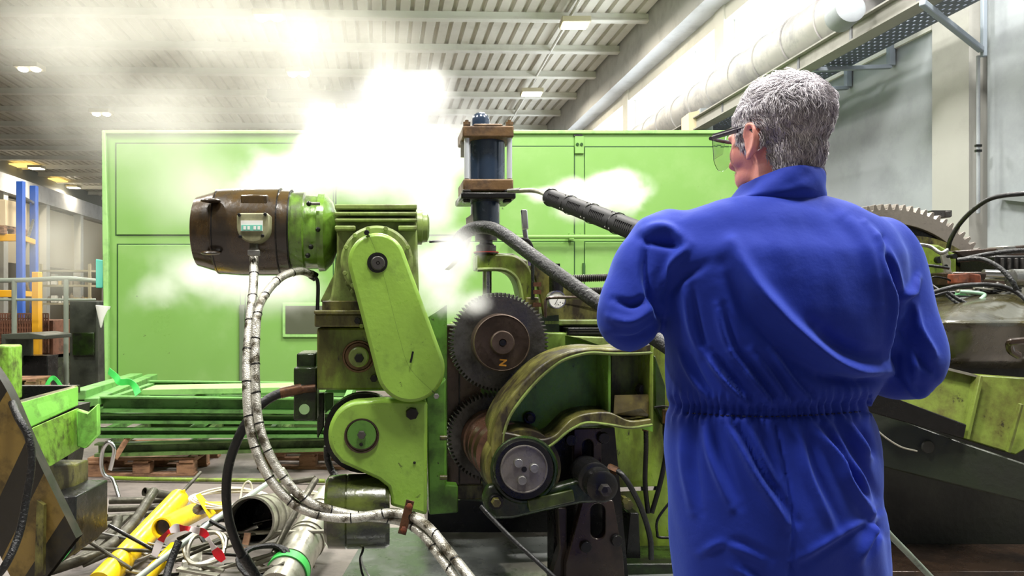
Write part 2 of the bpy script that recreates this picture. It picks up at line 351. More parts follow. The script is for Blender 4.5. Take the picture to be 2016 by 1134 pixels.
# skylights on the left slope
SKY = emis('skylight_glow', srgb(255, 215, 120), 1.3)
for i, (px, py, Y) in enumerate(((30, 320, 35), (60, 321, 35), (95, 334, 39), (112, 335, 39), (110, 346, 43), (135, 347, 43), (160, 357, 47), (185, 371, 52))):
    p = U(px, py, Y); sk = MB().box((p.x, p.y, 7.66), (.75, 1.3, .04)).build('roof_skylight', SKY)
    tag(sk, 'narrow yellow lit skylight in the far left roof, %s from the left' % ('first second third fourth fifth sixth seventh eighth'.split()[i]), 'skylight', 'yellow skylights at the far left')
# conduit joining two lamps
a = U(1180, -40, 14.2); b_ = U(1000, 248, 27); a.z = b_.z = 7.63
tag(MB().cyl(a, b_, .035, n=8).build('conduit_pipe', PURL), 'thin straight conduit under the roof joining the two right floodlights', 'pipe')
t = thing('cable_tray', (-3.3, 22.5, 7.4), 'dark cable tray hanging under the roof behind the steam', 'cable tray')
MB().bar(U(530, 188, 22.6), U(760, 192, 22.4), .5, .25).build('tray_body', mat('tray_dark', srgb(80, 80, 78), .6), t)
for px in (550, 640, 740): p = U(px, 190, 22.5); MB().box((p.x, p.y, (p.z+7.8)/2), (.04, .04, 7.78-p.z)).build('tray_hanger', PURL, t)

# spiral duct
def ductp(Y): return Vector((5.05-.078*(Y-10), Y, 4.95))
t = thing('ventilation_duct', ductp(16), 'big round galvanised air duct running along the windows', 'duct')
m = MB().cyl(ductp(8.9), ductp(30), .37, n=40); m.build('duct_tube', DUCT, t)
for i in range(26):
    p = ductp(8.9+.8*i); MB().lathe(p, DD, [(0, .37), (.0, .392), (.05, .392), (.05, .37)], 40).build('duct_seam', DUCT, t)
e = ductp(8.8); MB().cyl(e+Vector((.0, .1, .1)), e+Vector((.3, -.35, .62)), .3, .24, 32).build('duct_elbow', DUCT, t)
MB().lathe(U(1675, 15, 8.2), (0, -1, .1), [(-.25, .16), (0, .16), (.02, .12), (.02, 0)], 32).build('duct_end_cap', CONC, t)
# crane rail beam under the duct
def railp(Y, dx=0, dz=0): return Vector((4.6+dx-.078*(Y-10), Y, 4.39+dz))
t = thing('crane_rail', railp(12), 'grey runway beam running under the duct along the wall', 'beam')
MB().bar(railp(3.5), railp(34), .08, .18).build('beam_web', mat('rail_grey', srgb(140, 138, 132), .7, grime=srgb(116, 114, 110), gs=2, ga=.3), t)
MB().bar(railp(3.5, 0, .1), railp(34, 0, .1), .2, .02).bar(railp(3.5, 0, -.1), railp(34, 0, -.1), .2, .02).build('beam_flange', MATS['rail_grey'], t)
for i in range(12):
    MB().box(railp(6.5+1.1*i), (.1, .05, .17)).build('joint_plate', mat('joint_grey', srgb(110, 112, 118), .6), t)
# perforated tray: real slots
t = thing('perforated_cable_tray', railp(10, .45), 'dark perforated tray between the runway beam and the wall', 'cable tray')
m = MB()
for j in range(6): m.bar(railp(6.2, .25+.07*j, -.02), railp(24, .25+.07*j, -.02), .05, .01)
for i in range(160):
    yy = 6.2+.11*i; m.box(railp(yy, .43, -.02), (.38, .07, .008))
m.build('tray_grid', mat('tray_metal', srgb(90, 98, 112), .5, .3), t)
# wall brackets
WB = mat('bracket_paint', srgb(135, 145, 155), .6)
for i, (px, py, hgt, Y, lab) in enumerate(((1774, 60, .55, 9.7, 'grey wall bracket holding the runway beam, second from the near end'), (1700, 108, .55, 10.6, 'grey wall bracket nearest to the elbow of the duct'), (1636, 150, .6, 11.4, 'grey wall bracket just over the worker\'s head'))):
    X = hx(6.49, Y); u = X/Y*F+CX; p = Vector((X-.03, Y, CAMZ-(py-HY)/F*Y))
    t = thing('wall_bracket', p, lab, 'bracket')
    MB().box(p-UP*(hgt/2-.1), (.07, .09, hgt)).build('bracket_plate', WB, t, .005)
    MB().bar(p-UP*.46, p+Vector((-1.0, 0, -.50)), .06, .05).build('bracket_arm', WB, t, .005)
t = thing('wall_bracket', U(1935, 100, 7.6), 'long grey diagonal bracket fixed to the wall at the near end', 'bracket')
MB().bar(U(1815, 5, 7.3), U(1932, 98, 8.0), .06, .06).build('bracket_brace', WB, t, .01)
MB().bar(U(1937, -60, 8.0), U(1937, 112, 8.0), .05, .05).build('bracket_plate', WB, t, .01)
t = thing('wall_conduit', U(1926, 300, 8.1), 'thin vertical conduit with two clips on the right wall', 'pipe')
MB().cyl(U(1926, 110, 8.05), U(1926, 420, 8.05), .018, n=8).build('conduit_tube', CONC, t)
for py in (287, 297): MB().box(U(1926, py, 8.0), (.06, .03, .025)).build('conduit_clip', BLACK, t)
t = thing('switch_box', U(1380, 240, 13), 'cream electrical box with grey side hanging at the runway beam', 'box')
MB().prism([U(1356, 222, 13), U(1378, 217, 13), U(1378, 272, 13), U(1356, 272, 13)], (0, .4, 0)).build('box_body', BEIGE, t)
MB().prism([U(1379, 213, 12.95), U(1404, 212, 12.95), U(1404, 270, 12.95), U(1379, 270, 12.95)], (0, .3, 0)).build('box_cover', CONC, t)

# ================================================================ BIG GREEN ENCLOSURE
CY = 9.75
t = thing('machine_enclosure', M(800, 800, CY), 'long bright green machine enclosure with panel doors behind the machines', 'cabinet')
ext('enclosure_body', rect(206, 262, 1560, 770), CY, 1.2, G_CAB, t, .01)
def cabpanel(x0, y0, x1, y1, nm='door_panel'):
    ext(nm, rect(x0-2.2, y0-2.2, x1+2.2, y1+2.2), CY-.001, .02, G_CABD, t, 0)
    return ext(nm, rect(x0, y0, x1, y1), CY-.018, .04, G_CAB, t, .006)
for q in ((229, 283, 655, 462), (232, 482, 472, 766), (484, 482, 655, 766), (662, 289, 1130, 462), (1152, 290, 1556, 462), (662, 477, 1130, 766), (1152, 477, 1556, 766)): cabpanel(*q)
ext('top_rail', rect(200, 256, 1560, 263), CY-.04, 1.25, G_PALE, t, .01)
ext('corner_post', [(200, 258), (207, 258), (213, 480), (213, 766), (206, 766), (201, 480)], CY-.05, .2, G_PALE, t, .01)
ext('post_cap', rect(1132, 268, 1150, 302), CY-.03, .05, G_CAB, t, .004)
for x in (1137, 1145): MB().cyl(M(x, 284, CY-.045), M(x, 284, CY-.02), .02, n=10).build('rivet', G_CABD, t)
MB().cyl(M(1000, 466, CY-.12), M(1300, 466, CY-.12), .028).build('rail_pipe', G_CAB, t)
for x in (1020, 1124, 1240): MB().box(M(x, 466, CY-.08), (.06, .12, .08)).build('pipe_clip', G_CAB, t)
ext('door_handle', rect(471, 600, 480, 756), CY-.05, .06, mat('slot_grey', srgb(88, 100, 80), .5), t, .005)
ext('window_frame', rect(556, 596, 652, 664), CY-.05, .06, G_PALE, t, .006)
ext('window_pane', rect(562, 602, 650, 657), CY-.055, .02, mat('dark_glass', srgb(78, 82, 66), .15), t, 0)
MB().bar(M(1129, 267, CY), M(1146, 267, CY), .05, .02).bar(M(1137, 270, CY), M(1137, 262, CY), .03, .03).build('lifting_lug', BLACK, t)
ext('hinge', rect(1148, 518, 1152, 546), CY-.04, .05, G_CABD, t, 0)
# white paper cone and teal holder on the corner
tag(MB().lathe(U(203, 602, 9.4), Vector((-.1, 0, -1)), [(0, .085), (.01, .085), (.27, .008)], 20).build('paper_cone', WHITEP), 'white paper cone hanging at the left corner of the green enclosure', 'cone')
tag(MB().prism([U(188, 510, 9.7), U(203, 512, 9.7), U(203, 567, 9.7), U(188, 567, 9.7)], (0, .1, 0)).build('hand_towel_box', mat('teal_plastic', srgb(90, 200, 180), .5), None, .01), 'narrow teal box on the left edge of the green enclosure', 'box')
# ================================================================ FAR LEFT: rack, railing, goods
RY = 14.0
t = thing('pallet_rack', U(50, 740, RY), 'blue and yellow pallet rack in the left background', 'rack')
for px, Y in ((41, RY), (67, RY+1.0)):
    top = U(px, 357 if px < 50 else 366, Y); MB().box((top.x, top.y, top.z/2), (.13, .1, top.z)).build('rack_upright', RACKB, t, .01)
pa, pb = U(41, 600, RY), U(67, 600, RY+1)
for z0, z1 in ((3.3, 3.3), (2.1, 3.0), (2.1, 1.2), (.3, 1.2), (.3, .3)):
    MB().bar((pa.x, pa.y, z0), (pb.x, pb.y, z1), .04, .04).build('rack_brace', STEEL, t)
for py in (468, 578):
    z = CAMZ-(py-HY)/F*RY; MB().box((pa.x-1.4, RY, z), (2.75, .08, .13)).build('rack_beam', RACKY, t, .01)
    MB().bar((pa.x, pa.y, z), (pb.x, pb.y, z), .08, .1).build('rack_beam', RACKY, t, .01)
def make_pallet(loc, rz, label, L=1.2, Wd=.8):
    t = thing('wooden_pallet', loc, label, 'pallet'); t.rotation_euler.z = 0
    c, s = math.cos(rz), math.sin(rz); ex = Vector((c, s, 0)); ey = Vector((-s, c, 0)); o = Vector(loc)
    for i in range(5): MB().box(o+ey*(-Wd/2+.06+(Wd-.12)*i/4)+UP*.133, (L, .1, .022), (ex, ey, UP)).build('top_board', WOOD, t, .003)
    for i in range(3): MB().box(o+ex*(-L/2+.06+(L-.12)*i/2)+UP*.112, (.11, Wd, .02), (ex, ey, UP)).build('stringer_board', WOOD, t, .003)
    for i in range(3):
        for j in range(3): MB().box(o+ex*(-L/2+.07+(L-.14)*i/2)+ey*(-Wd/2+.06+(Wd-.12)*j/2)+UP*.062, (.13, .1, .08), (ex, ey, UP)).build('block', WOOD, t, .003)
    for j in range(3): MB().box(o+ey*(-Wd/2+.06+(Wd-.12)*j/2)+UP*.011, (L, .1, .022), (ex, ey, UP)).build('bottom_board', WOOD, t, .003)
    return t
z = 2.6
make_pallet((pa.x-.85, RY+.3, z+.0), 0, 'wooden pallet on the rack under the cream box')
tag(MB().box((pa.x-.8, RY+.3, z+.15+.24), (1.1, .7, .48)).build('cream_carton', BOXM, None, .01), 'cream carton on the pallet high in the blue rack', 'box')
tag(MB().box((U(73, 600, 11.6).x, 11.6, .9), (.11, .11, 1.8)).build('yellow_post', RACKY, None, .01), 'upright yellow steel post beside the blue rack', 'post')
t = thing('guard_railing', U(130, 760, 11), 'thin grey pipe railing in front of the blue rack', 'railing')
RL = mat('railing_grey', srgb(130, 138, 125), .5)
MB().tube([U(-40, 553, 11), U(60, 551, 11), U(130, 548, 11), U(188, 553, 11.3)], .035).build('top_rail', RL, t)
MB().tube([U(-40, 590, 11), U(60, 590, 11), U(130, 590, 11), U(188, 590, 11.3)], .02).build('mid_rail', RL, t)
for px in (28, 130): p = U(px, 550, 11); MB().cyl((p.x, p.y, 0), p, .035, n=12).build('railing_post', RL, t)
# shelf unit with small goods behind
SH = mat('shelf_steel', srgb(150, 140, 110), .5)
t = thing('shelving_unit', U(140, 700, 17), 'tall steel shelving full of small parts by the enclosure', 'shelf')
sx0, sx1 = U(92, 600, 17).x, U(186, 600, 17).x
for z in (.3, .85, 1.32, 1.72, 2.05): MB().box(((sx0+sx1)/2, 17, z), (sx1-sx0, .5, .04)).build('shelf_board', SH, t)
for x in (sx0, sx1): MB().box((x, 16.77, 1.1), (.05, .05, 2.2)).build('shelf_post', SH, t)
k = 0
for z in (1.34, 1.74):
    for i in range(8):
        h = R.uniform(.1, .24); x = sx0+.1+i*.125; c = R.choice([(215, 210, 195), (120, 105, 80), (70, 75, 70), (190, 160, 90)]); k += 1
        if i % 2: o = MB().box((x, 16.9, z+.01+h/2), (.09, .14, h)).build('parts_box', mat('parts_%d' % c[0], srgb(*c), .6))
        else: o = MB().lathe((x, 16.9, z), UP, [(0, .045), (h*.7, .045), (h*.85, .02), (h, .02)], 12).build('oil_can', mat('parts_%d' % c[0], srgb(*c), .6))
        tag(o, 'small %s, %s from the left on the %s board of the far shelving' % ('parts box' if i % 2 else 'oil can', 'first second third fourth fifth sixth seventh eighth'.split()[i], 'upper' if z > 1.5 else 'lower'), 'container', 'small goods on the far shelving')
# mesh bins and dark machines below
BIN = mat('rusty_mesh_bin', srgb(120, 80, 60), .7, .2, grime=srgb(60, 50, 40), gs=6, ga=.4)
t = thing('mesh_bin', U(60, 690, 12), 'rust-red mesh bin behind the railing', 'bin')
p0 = U(-30, 600, 12); p1 = U(95, 600, 12)
for j in range(26): x = p0.x+(p1.x-p0.x)*j/25; MB().box((x, 12, .85), (.02, .02, .62)).build('bin_wire', BIN, t)
for j in range(9): MB().box(((p0.x+p1.x)/2, 12.01, .56+.075*j), (p1.x-p0.x, .02, .02)).build('bin_wire', BIN, t)
MB().box(((p0.x+p1.x)/2, 12.6, .75), (p1.x-p0.x, .9, .6)).build('bin_liner', BIN, t)
MB().box(((p0.x+p1.x)/2, 12.4, .25), (p1.x-p0.x, .7, .5)).build('bin_stand', G_DARK, t)
t = thing('dark_machine_cabinet', U(160, 740, 11.5), 'dark oily metal cabinet left of the green enclosure', 'cabinet')
DKC = mat('dark_cabinet', srgb(62, 66, 56), .5, grime=srgb(30, 34, 28), gs=3, ga=.5)
MB().prism([U(136, 592, 11.5), U(192, 592, 11.5), U(192, 769, 11.5), U(136, 769, 11.5)], (0, .7, 0)).build('cabinet_body', DKC, t, .02)
MB().prism([U(142, 655, 11.45), U(184, 655, 11.45), U(184, 700, 11.45), U(142, 700, 11.45)], (0, .05, 0)).build('cabinet_drawer', G_DARK, t, .01)
tag(MB().prism([U(2, 658, 10), U(56, 655, 10), U(90, 660, 10), U(90, 668, 10), U(10, 668, 10), U(10, 725, 10), U(2, 725, 10)], (0, .7, 0)).build('steel_workbench', DKC, None, .01), 'low steel bench with dark legs under the railing', 'bench')
tag(MB().box((U(45, 600, 10.4).x, 10.6, .3), (.62, .3, .6)).build('black_crate', BLACK, None, .01), 'black crate standing under the steel bench', 'crate')
make_pallet((U(58, 745, 9.2).x, 9.0, .30), .05, 'wooden pallet on the low green frames at the far left', .55, .4)
t = thing('low_green_frame_stack', U(110, 790, 8.6), 'low stack of green steel frames in front of the enclosure corner', 'frame')
for j, z in enumerate((.02, .10, .18, .26)):
    MB().box((U(95, 600, 8.8).x-.1+.03*j, 8.9, z), (1.35, .9, .035)).box((U(95, 600, 8.8).x-.1+.03*j, 8.45, z+.02), (1.35, .02, .06)).build('frame_member', G_PANEL, t, .004)

# ================================================================ STACKED GREEN FRAMES
def channel_frame(px0, px1, py, Y, h, label, sk=0, mt=G_PANEL, dep=1.2):
    a, b_ = M(px0, py, Y), M(px1, py+sk, Y); t = thing('steel_channel_frame', (a+b_)/2, label, 'steel frame', 'green steel frames stacked on the floor')
    ex = (b_-a).normalized()
    for off, nm in ((0, 'front_channel'), (dep-.05, 'rear_channel')):
        A, B = a+DD*off, b_+DD*off
        m = MB(); m.bar(A+UP*(h/2-.006), B+UP*(h/2-.006), .09, .012); m.bar(A-UP*(h/2-.012), B-UP*(h/2-.012), .09, .022)
        L = (B-A).length; m.box((A+B)/2+DD*.04, (L, .008, h), (ex, DD, ex.cross(DD).normalized())); m.build(nm, mt, t)
    for f in (0.02, .35, .68, .98):
        c = a.lerp(b_, f); MB().box(c+DD*dep/2, (.05, dep-.1, h*.7), (ex, DD, UP)).build('cross_member', mt, t)
    return t
LB = ['topmost and tallest green channel frame of the stack on the pallets', 'second green channel frame from the top of the stack', 'third green channel frame from the top of the stack', 'lowest dirty green channel frame, tilted up at its right end on the pallets', '', '', 'pale flat green panel laid on top of the stacked frames']
for i, (x0, x1, py, h, sk) in enumerate(((200, 690, 795, .118, 4), (192, 700, 823, .072, 2), (194, 690, 852, .070, -1), (190, 700, 885, .098, -12))):
    channel_frame(x0, x1, py, 5.9+.03*(i % 2), h, LB[i], sk, [G_PANEL, G_PANEL, G_PANEL, mat('bottom_frame_paint', srgb(96, 126, 66), .45, grime=srgb(44, 50, 28), gs=5, ga=.5)][i])
tag(ext('green_sheet_panel', [(280, 767), (640, 761), (640, 772), (272, 778)], 5.95, .35, G_PALE, None, .003), LB[6], 'panel')
tag(MB().bar(U(152, 778, 5.6), U(268, 742, 7.4), .12, .07).build('green_beam', G_PANEL, None, .006), 'green steel beam pointing away beside the stacked frames', 'beam')
tag(MB().bar(U(180, 792, 5.6), U(300, 742, 7.6), .1, .06).build('green_beam', G_PANEL, None, .006), 'second green beam lying along the left end of the stack', 'beam')
pz = U(320, 940, 5.7); pz.z = 0
make_pallet((U(320, 900, 6.1).x-.05, 6.15, 0), .03, 'reddish wooden pallet under the stacked green frames', .8, .8)
make_pallet((U(620, 900, 6.3).x, 6.4, 0), -.03, 'wooden pallet under the right end of the stacked green frames', .8, .8)
tag(MB().bar(U(226, 903, 5.6), U(252, 861, 5.7), .02, .035).build('wood_splinter', WOOD), 'broken wooden stick leaning up from the pallet', 'stick')
def strap(name, pts, wd, label, mt=STRAP, th=.004, nseg=8):
    P = cat(pts, nseg); m = MB(); V = []; n = len(P)
    for i, p in enumerate(P):
        tt = (P[min(i+1, n-1)]-P[max(i-1, 0)]).normalized(); tw = .3*math.sin(i*.2)
        s_ = tt.cross(Vector((0, -1, 0)))
        s_ = (s_.normalized() if s_.length > .05 else UP)*math.cos(tw)+Vector((0, -1, 0))*math.sin(tw); q = tt.cross(s_).normalized()
        V += [p+s_*wd/2+q*th/2, p-s_*wd/2+q*th/2, p-s_*wd/2-q*th/2, p+s_*wd/2-q*th/2]
    fs = [(4*i+k, 4*i+(k+1) % 4, 4*i+4+(k+1) % 4, 4*i+4+k) for i in range(n-1) for k in range(4)]+[(3, 2, 1, 0), (4*n-4, 4*n-3, 4*n-2, 4*n-1)]
    return tag(m.add(V, fs).build(name, mt), label, 'strap')
strap('lashing_strap', [U(214, 730, 6.0), U(228, 742, 5.85), U(236, 752, 5.8), U(255, 752, 5.8), U(266, 762, 5.75), U(272, 776, 5.7)], .05, 'bright green strap tied over the corner of the stacked frames')
strap('lashing_strap', [U(90, 764, 8.5), U(97, 750, 8.5), U(104, 744, 8.5), U(112, 749, 8.5), U(122, 764, 8.4)], .05, 'bright green strap end on the low frames at the far left')

# ================================================================ LEFT FOREGROUND MACHINE FRAME
LF = thing('green_machine_base', U(60, 1134, 2.9), 'dirty green machine base with black and yellow hazard bar at the left edge', 'machine')
G_MOSS = mat('chipped_green_paint', srgb(128, 178, 60), .5, grime=srgb(58, 52, 26), gs=22, ga=.45, bump=.3, streak=1.6)
G_LIME = mat('worn_lime_paint', srgb(128, 200, 80), .5, grime=srgb(74, 96, 42), gs=9, ga=.3, bump=.1)
MB().prism([U(33, 794, 3.05), U(148, 762, 3.35), U(148, 800, 3.35), U(54, 844, 3.05)], (.0, .03, 0)).build('upper_plate', G_LIME, LF, .004)
MB().prism([U(33, 794, 3.05), U(148, 762, 3.35), U(150, 758, 3.45), U(35, 788, 3.12)], (.0, .02, -.01)).build('upper_lip', G_DIRTY, LF, .003)
MB().prism([U(58, 844, 3.05), U(150, 804, 3.32), U(152, 884, 3.32), U(96, 919, 3.1), U(76, 890, 3.05)], (.0, .03, 0)).build('side_plate', G_MOSS, LF, .004)
MB().prism([U(150, 806, 3.3), U(172, 813, 3.28), U(192, 794, 3.35), U(193, 856, 3.35), U(167, 884, 3.28), U(151, 880, 3.3)], (0, .03, 0)).build('bent_flange', G_LIME, LF, .01)
MB().prism([U(20, 760, 3.5), U(148, 760, 3.6), U(148, 775, 3.6), U(20, 800, 3.5)], (0, .05, 0)).build('inner_plate', BLACK, LF, 0)
MB().prism([U(-60, 800, 3.35), U(148, 800, 3.45), U(130, 925, 3.4), U(-60, 1134, 3.3)], (0, .15, 0)).build('dark_core', BLACK, LF, 0)
MB().prism([U(92, 915, 3.15), U(149, 915, 3.3), U(149, 977, 3.3), U(94, 977, 3.15)], (0, .12, 0)).build('lower_block', G_DIRTY, LF, .006)
MB().prism([U(80, 977, 3.1), U(150, 977, 3.15), U(148, 1080, 3.1), U(120, 1110, 3.0), U(60, 1060, 3.0)], (0, .3, 0)).build('foot_box', BLACK, LF, .006)
MB().prism([U(-20, 680, 3.4), U(21, 680, 3.4), U(21, 790, 3.4), U(-20, 790, 3.4)], (0, .1, 0)).build('post', G_MOSS, LF, .01)
MB().cyl(U(2, 800, 3.3), U(18, 800, 3.3), .03, n=14).build('post_foot', G_DARK, LF)
# hazard bar: diagonal plate, painted bands as separate faces of one mesh with two materials
def hazard():
    A0, A1 = Vector((-30, 740)), Vector((-60, 1020)); B0, B1 = Vector((40, 745)), Vector((150, 1010))
    top = [(-40, 690), (14, 770), (62, 880), (110, 980), (150, 1060)]; bot = [(-150, 860), (-100, 950), (-20, 1060), (20, 1134), (50, 1190)]
    m = MB(); mi = []
    T = cat([(a, b, 0) for a, b in top], 12); B = cat([(a, b, 0) for a, b in bot], 12); n = len(T)
    V = []
    for off in (0, .05):
        for i in range(n):
            for f in (0, 1):
                q = T[i] if f == 0 else B[i]; V.append(U(q.x, q.y, 2.72+.06*f)+Vector((0, off, 0)))
    fs = []
    for i in range(n-1):
        fs.append((2*i, 2*i+1, 2*i+3, 2*i+2)); mi.append(1 if (12 <= i < 22 or 30 <= i < 41) else 0)
        k = 2*n; fs.append((k+2*i, k+2*i+2, k+2*i+3, k+2*i+1)); mi.append(0)
        fs.append((2*i, 2*i+2, k+2*i+2, k+2*i)); mi.append(0); fs.append((2*i+1, k+2*i+1, k+2*i+3, 2*i+3)); mi.append(0)
    me = bpy.data.meshes.new('hazard_bar'); me.from_pydata(V, [], fs); me.update()
    me.materials.append(mat('hazard_black', srgb(30, 28, 20), .5, grime=srgb(60, 52, 30), gs=10, ga=.35)); me.materials.append(mat('hazard_ochre', srgb(128, 106, 50), .5, grime=srgb(56, 46, 24), gs=7, ga=.45, bump=.1))
    for p, q in zip(me.polygons, mi): p.material_index = q
    return link('hazard_bar', me, None, LF)
hazard()
MB().prism([U(72, 985, 2.71), U(86, 995, 2.71), U(84, 1134, 2.71), U(68, 1134, 2.71)], (0, .02, 0)).build('bar_edge', G_DIRTY, LF)
tag(MB().tube([U(-10, 772, 2.9), U(10, 772, 2.85), U(22, 790, 2.75), U(36, 822, 2.6), U(56, 860, 2.58), U(62, 910, 2.58), U(52, 980, 2.58), U(38, 1050, 2.55), U(12, 1110, 2.5), U(-20, 1150, 2.5)], .013, 12).build('thick_cable', DIRTYRUB), 'thick grey-black cable hanging over the hazard bar at the left edge', 'cable')
strap('lashing_strap', [U(122, 1012, 2.95), U(138, 1040, 2.9), U(132, 1075, 2.88), U(108, 1105, 2.85), U(86, 1118, 2.85)], .04, 'glossy green strap hanging from the foot of the hazard bar')

# ================================================================ SCRAP ON THE FLOOR
SK = 1.16
def US(x, y_, Y): return U(x, y_, Y*SK)
def rod(name, pts, r, mt, label, cat_='pipe', group=None, n=12, hollow=False):
    P = [US(*p) for p in pts]; r *= SK
    if hollow and len(P) == 2: o = MB().shell(P[0], P[1], r, r*.15, 28)
    else: o = MB().tube(P, r, n, 8 if len(P) > 2 else 0)
    return tag(o.build(name, mt), label, cat_, group)
rod('bent_pipe', [(62, 1132, 3.1), (130, 1112, 3.15), (205, 1082, 3.25), (258, 1035, 3.45), (292, 985, 3.7), (303, 968, 3.8)], .024, SCRAP, 'long dark bent pipe curving up through the scrap at the lower left')
rod('scrap_pipe', [(216, 986, 4.05), (350, 984, 4.1)], .019, SCRAP, 'dark pipe lying level behind the bent pipe, topmost of the bundle')
rod('scrap_pipe', [(214, 1002, 3.95), (352, 998, 4.0)], .017, SCRAP, 'second dark pipe of the level bundle by the yellow pipes')
rod('scrap_pipe', [(206, 1020, 3.85), (330, 1008, 3.9)], .017, SCRAP, 'lowest level pipe of the bundle beside the yellow pipes')
rod('scrap_tube', [(284, 968, 3.95), (345, 978, 4.1)], .022, SCRAP, 'short dark tube with flared end behind the bundle', hollow=True)
rod('scrap_pipe', [(148, 1031, 3.8), (205, 1022, 3.9)], .009, GALV, 'thin bare rod poking out left of the scrap heap', 'rod')
rod('elbow_pipe', [(192, 1062, 3.5), (212, 1056, 3.5), (226, 1042, 3.55), (232, 1022, 3.65)], .024, SCRAP, 'stubby pipe elbow lying below the level bundle')
rod('pipe_stub', [(165, 1018, 3.85), (200, 1014, 3.9)], .018, SCRAP, 'rusty short pipe stub at the left end of the heap', hollow=True)
rod('pipe_stub', [(188, 1004, 3.8), (208, 1018, 3.78)], .016, SCRAP, 'open pipe stub pointing up at the left of the heap', hollow=True)
for i, q in enumerate((((140, 1090, 3.3), (215, 1030, 3.7)), ((150, 1104, 3.25), (232, 1040, 3.65)), ((245, 1100, 3.3), (310, 1015, 3.8)), ((180, 1085, 3.35), (250, 1018, 3.8)))):
    P = [US(*p) for p in q]; tag(MB().bar(P[0], P[1], .035, .02).build('flat_bar', SCRAP, None, .002), ['flat steel bar pointing at the bent pipe, leftmost of the flat bars', 'flat steel bar just under the bent pipe', 'flat bar squeezed between bent pipe and long yellow pipe', 'flat bar lying beside the pipe elbow'][i], 'bar')
t = thing('yellow_pipe', US(280, 1080, 3.3), 'long yellow steel pipe lying diagonally in the scrap', 'pipe')
MB().cyl(US(196, 1150, 2.95), US(352, 982, 3.75), .058, n=32).build('pipe_tube', YEL, t)
MB().prism([US(345, 972, 3.72), US(360, 964, 3.72), US(362, 990, 3.72), US(348, 1000, 3.72)], (.01, .015, 0)).build('end_plate', YEL, t, .003)
t = thing('yellow_pipe', US(350, 1030, 3.3), 'short yellow steel pipe with a dark open end and square flange', 'pipe')
MB().shell(US(318, 1040, 3.1), US(398, 1002, 3.55), .049, .009).build('pipe_tube', YEL, t)
MB().cyl(US(322, 1038, 3.12), US(396, 1002, 3.5), .038).build('pipe_bore', BROWN, t)
MB().prism([US(384, 975, 3.42), US(392, 972, 3.46), US(424, 1012, 3.46), US(412, 1022, 3.42)], (.0, .02, 0)).build('flange_plate', YEL, t, .003)
rod('yellow_pipe', [(285, 1140, 2.95), (345, 1078, 3.1)], .028, YEL, 'short thin yellow pipe under the red and white tape')
rod('yellow_bar', [(395, 1000, 3.6), (436, 1000, 3.65)], .03, YEL, 'yellow steel piece behind the square flange', 'bar')
rod('grey_pole', [(262, 1145, 2.75), (420, 1025, 3.1), (532, 948, 3.5)], .012, mat('grey_pole_paint', srgb(165, 175, 165), .4, .3), 'long straight light grey pole across the scrap heap', 'pole')
rod('green_pole', [(215, 941, 4.82), (340, 944, 4.8), (640, 947, 4.75)], .013, G_OIL, 'long thin green pole lying level before the pallet', 'pole')
rod('hook_tube', [(234, 980, 4.45), (222, 945, 4.5), (206, 935, 4.5), (200, 915, 4.5), (203, 885, 4.5), (214, 871, 4.5), (225, 882, 4.5), (222, 905, 4.5), (217, 925, 4.5)], .012, CHROME, 'bright bent metal tube hook standing before the pallet', 'tube')
rod('thin_rod', [(338, 992, 4.0), (395, 930, 4.3)], .01, SCRAP, 'thin dirty rod leaning from the yellow flange to the pallet', 'rod')
# ducts
t = thing('steel_duct', US(520, 1040, 3.2), 'wide dark-mouthed steel duct pipe lying in the scrap', 'duct')
a, b_ = US(492, 1027, 2.98), US(572, 1004, 3.7)
MB().shell(a, b_, .107, .004, 40).build('duct_tube', GALV, t); MB().shell(a+(b_-a)*.1, b_, .101, .004, 40).build('duct_dark_inside', BLACK, t)  # black inner shell, with the plug below, makes the duct mouth dark
MB().cyl(a+(b_-a)*.55, b_, .1).build('duct_dark_plug', BLACK, t)
for f in (.0, .12, .3): MB().lathe(a+(b_-a)*f, b_-a, [(0, .107), (0, .113), (.012, .113), (.012, .107)], 40, False).build('duct_rib', GALV, t)
t = thing('steel_duct', US(600, 1080, 3.0), 'long shiny steel duct pipe lying toward the lower motor', 'duct')
a, b_ = US(545, 1165, 2.75), US(648, 985, 3.5)
MB().cyl(a, b_, .087, n=40).build('duct_tube', GALV, t)
for f in (.22, .48, .52, .8): MB().lathe(a+(b_-a)*f, b_-a, [(0, .087), (0, .093), (.012, .093), (.012, .087)], 40, False).build('duct_rib', GALV, t)
q = a+(b_-a)*.15; MB().lathe(q, b_-a, [(0, .088), (0, .094), (.05, .094), (.05, .088)], 40, False).build('strap_band', STRAP, t)['label'] = 'green strap around the duct'
rod('steel_funnel', [(553, 925, 3.6), (575, 960, 3.65)], .02, GALV, 'small scoop-shaped steel funnel beside the braided hoses', 'funnel')
rod('dirty_rod', [(540, 1090, 2.9), (575, 1020, 3.0), (622, 944, 3.2)], .014, SCRAP, 'dirty dark rod leaning over the shiny duct', 'rod')
rod('dirty_rod', [(560, 951, 3.25), (620, 942, 3.2)], .012, SCRAP, 'short dark rod meeting the leaning rod at its top', 'rod')
rod('pipe_elbow', [(560, 970, 3.3), (575, 962, 3.3), (588, 975, 3.3)], .02, GALV, 'small copper-mouthed pipe elbow beside the leaning rod')
rod('twisted_rod', [(325, 1145, 2.7), (335, 1110, 2.75), (352, 1066, 2.8)], .014, DIRTYRUB, 'twisted grimy rod standing up before the red and white tape', 'rod')
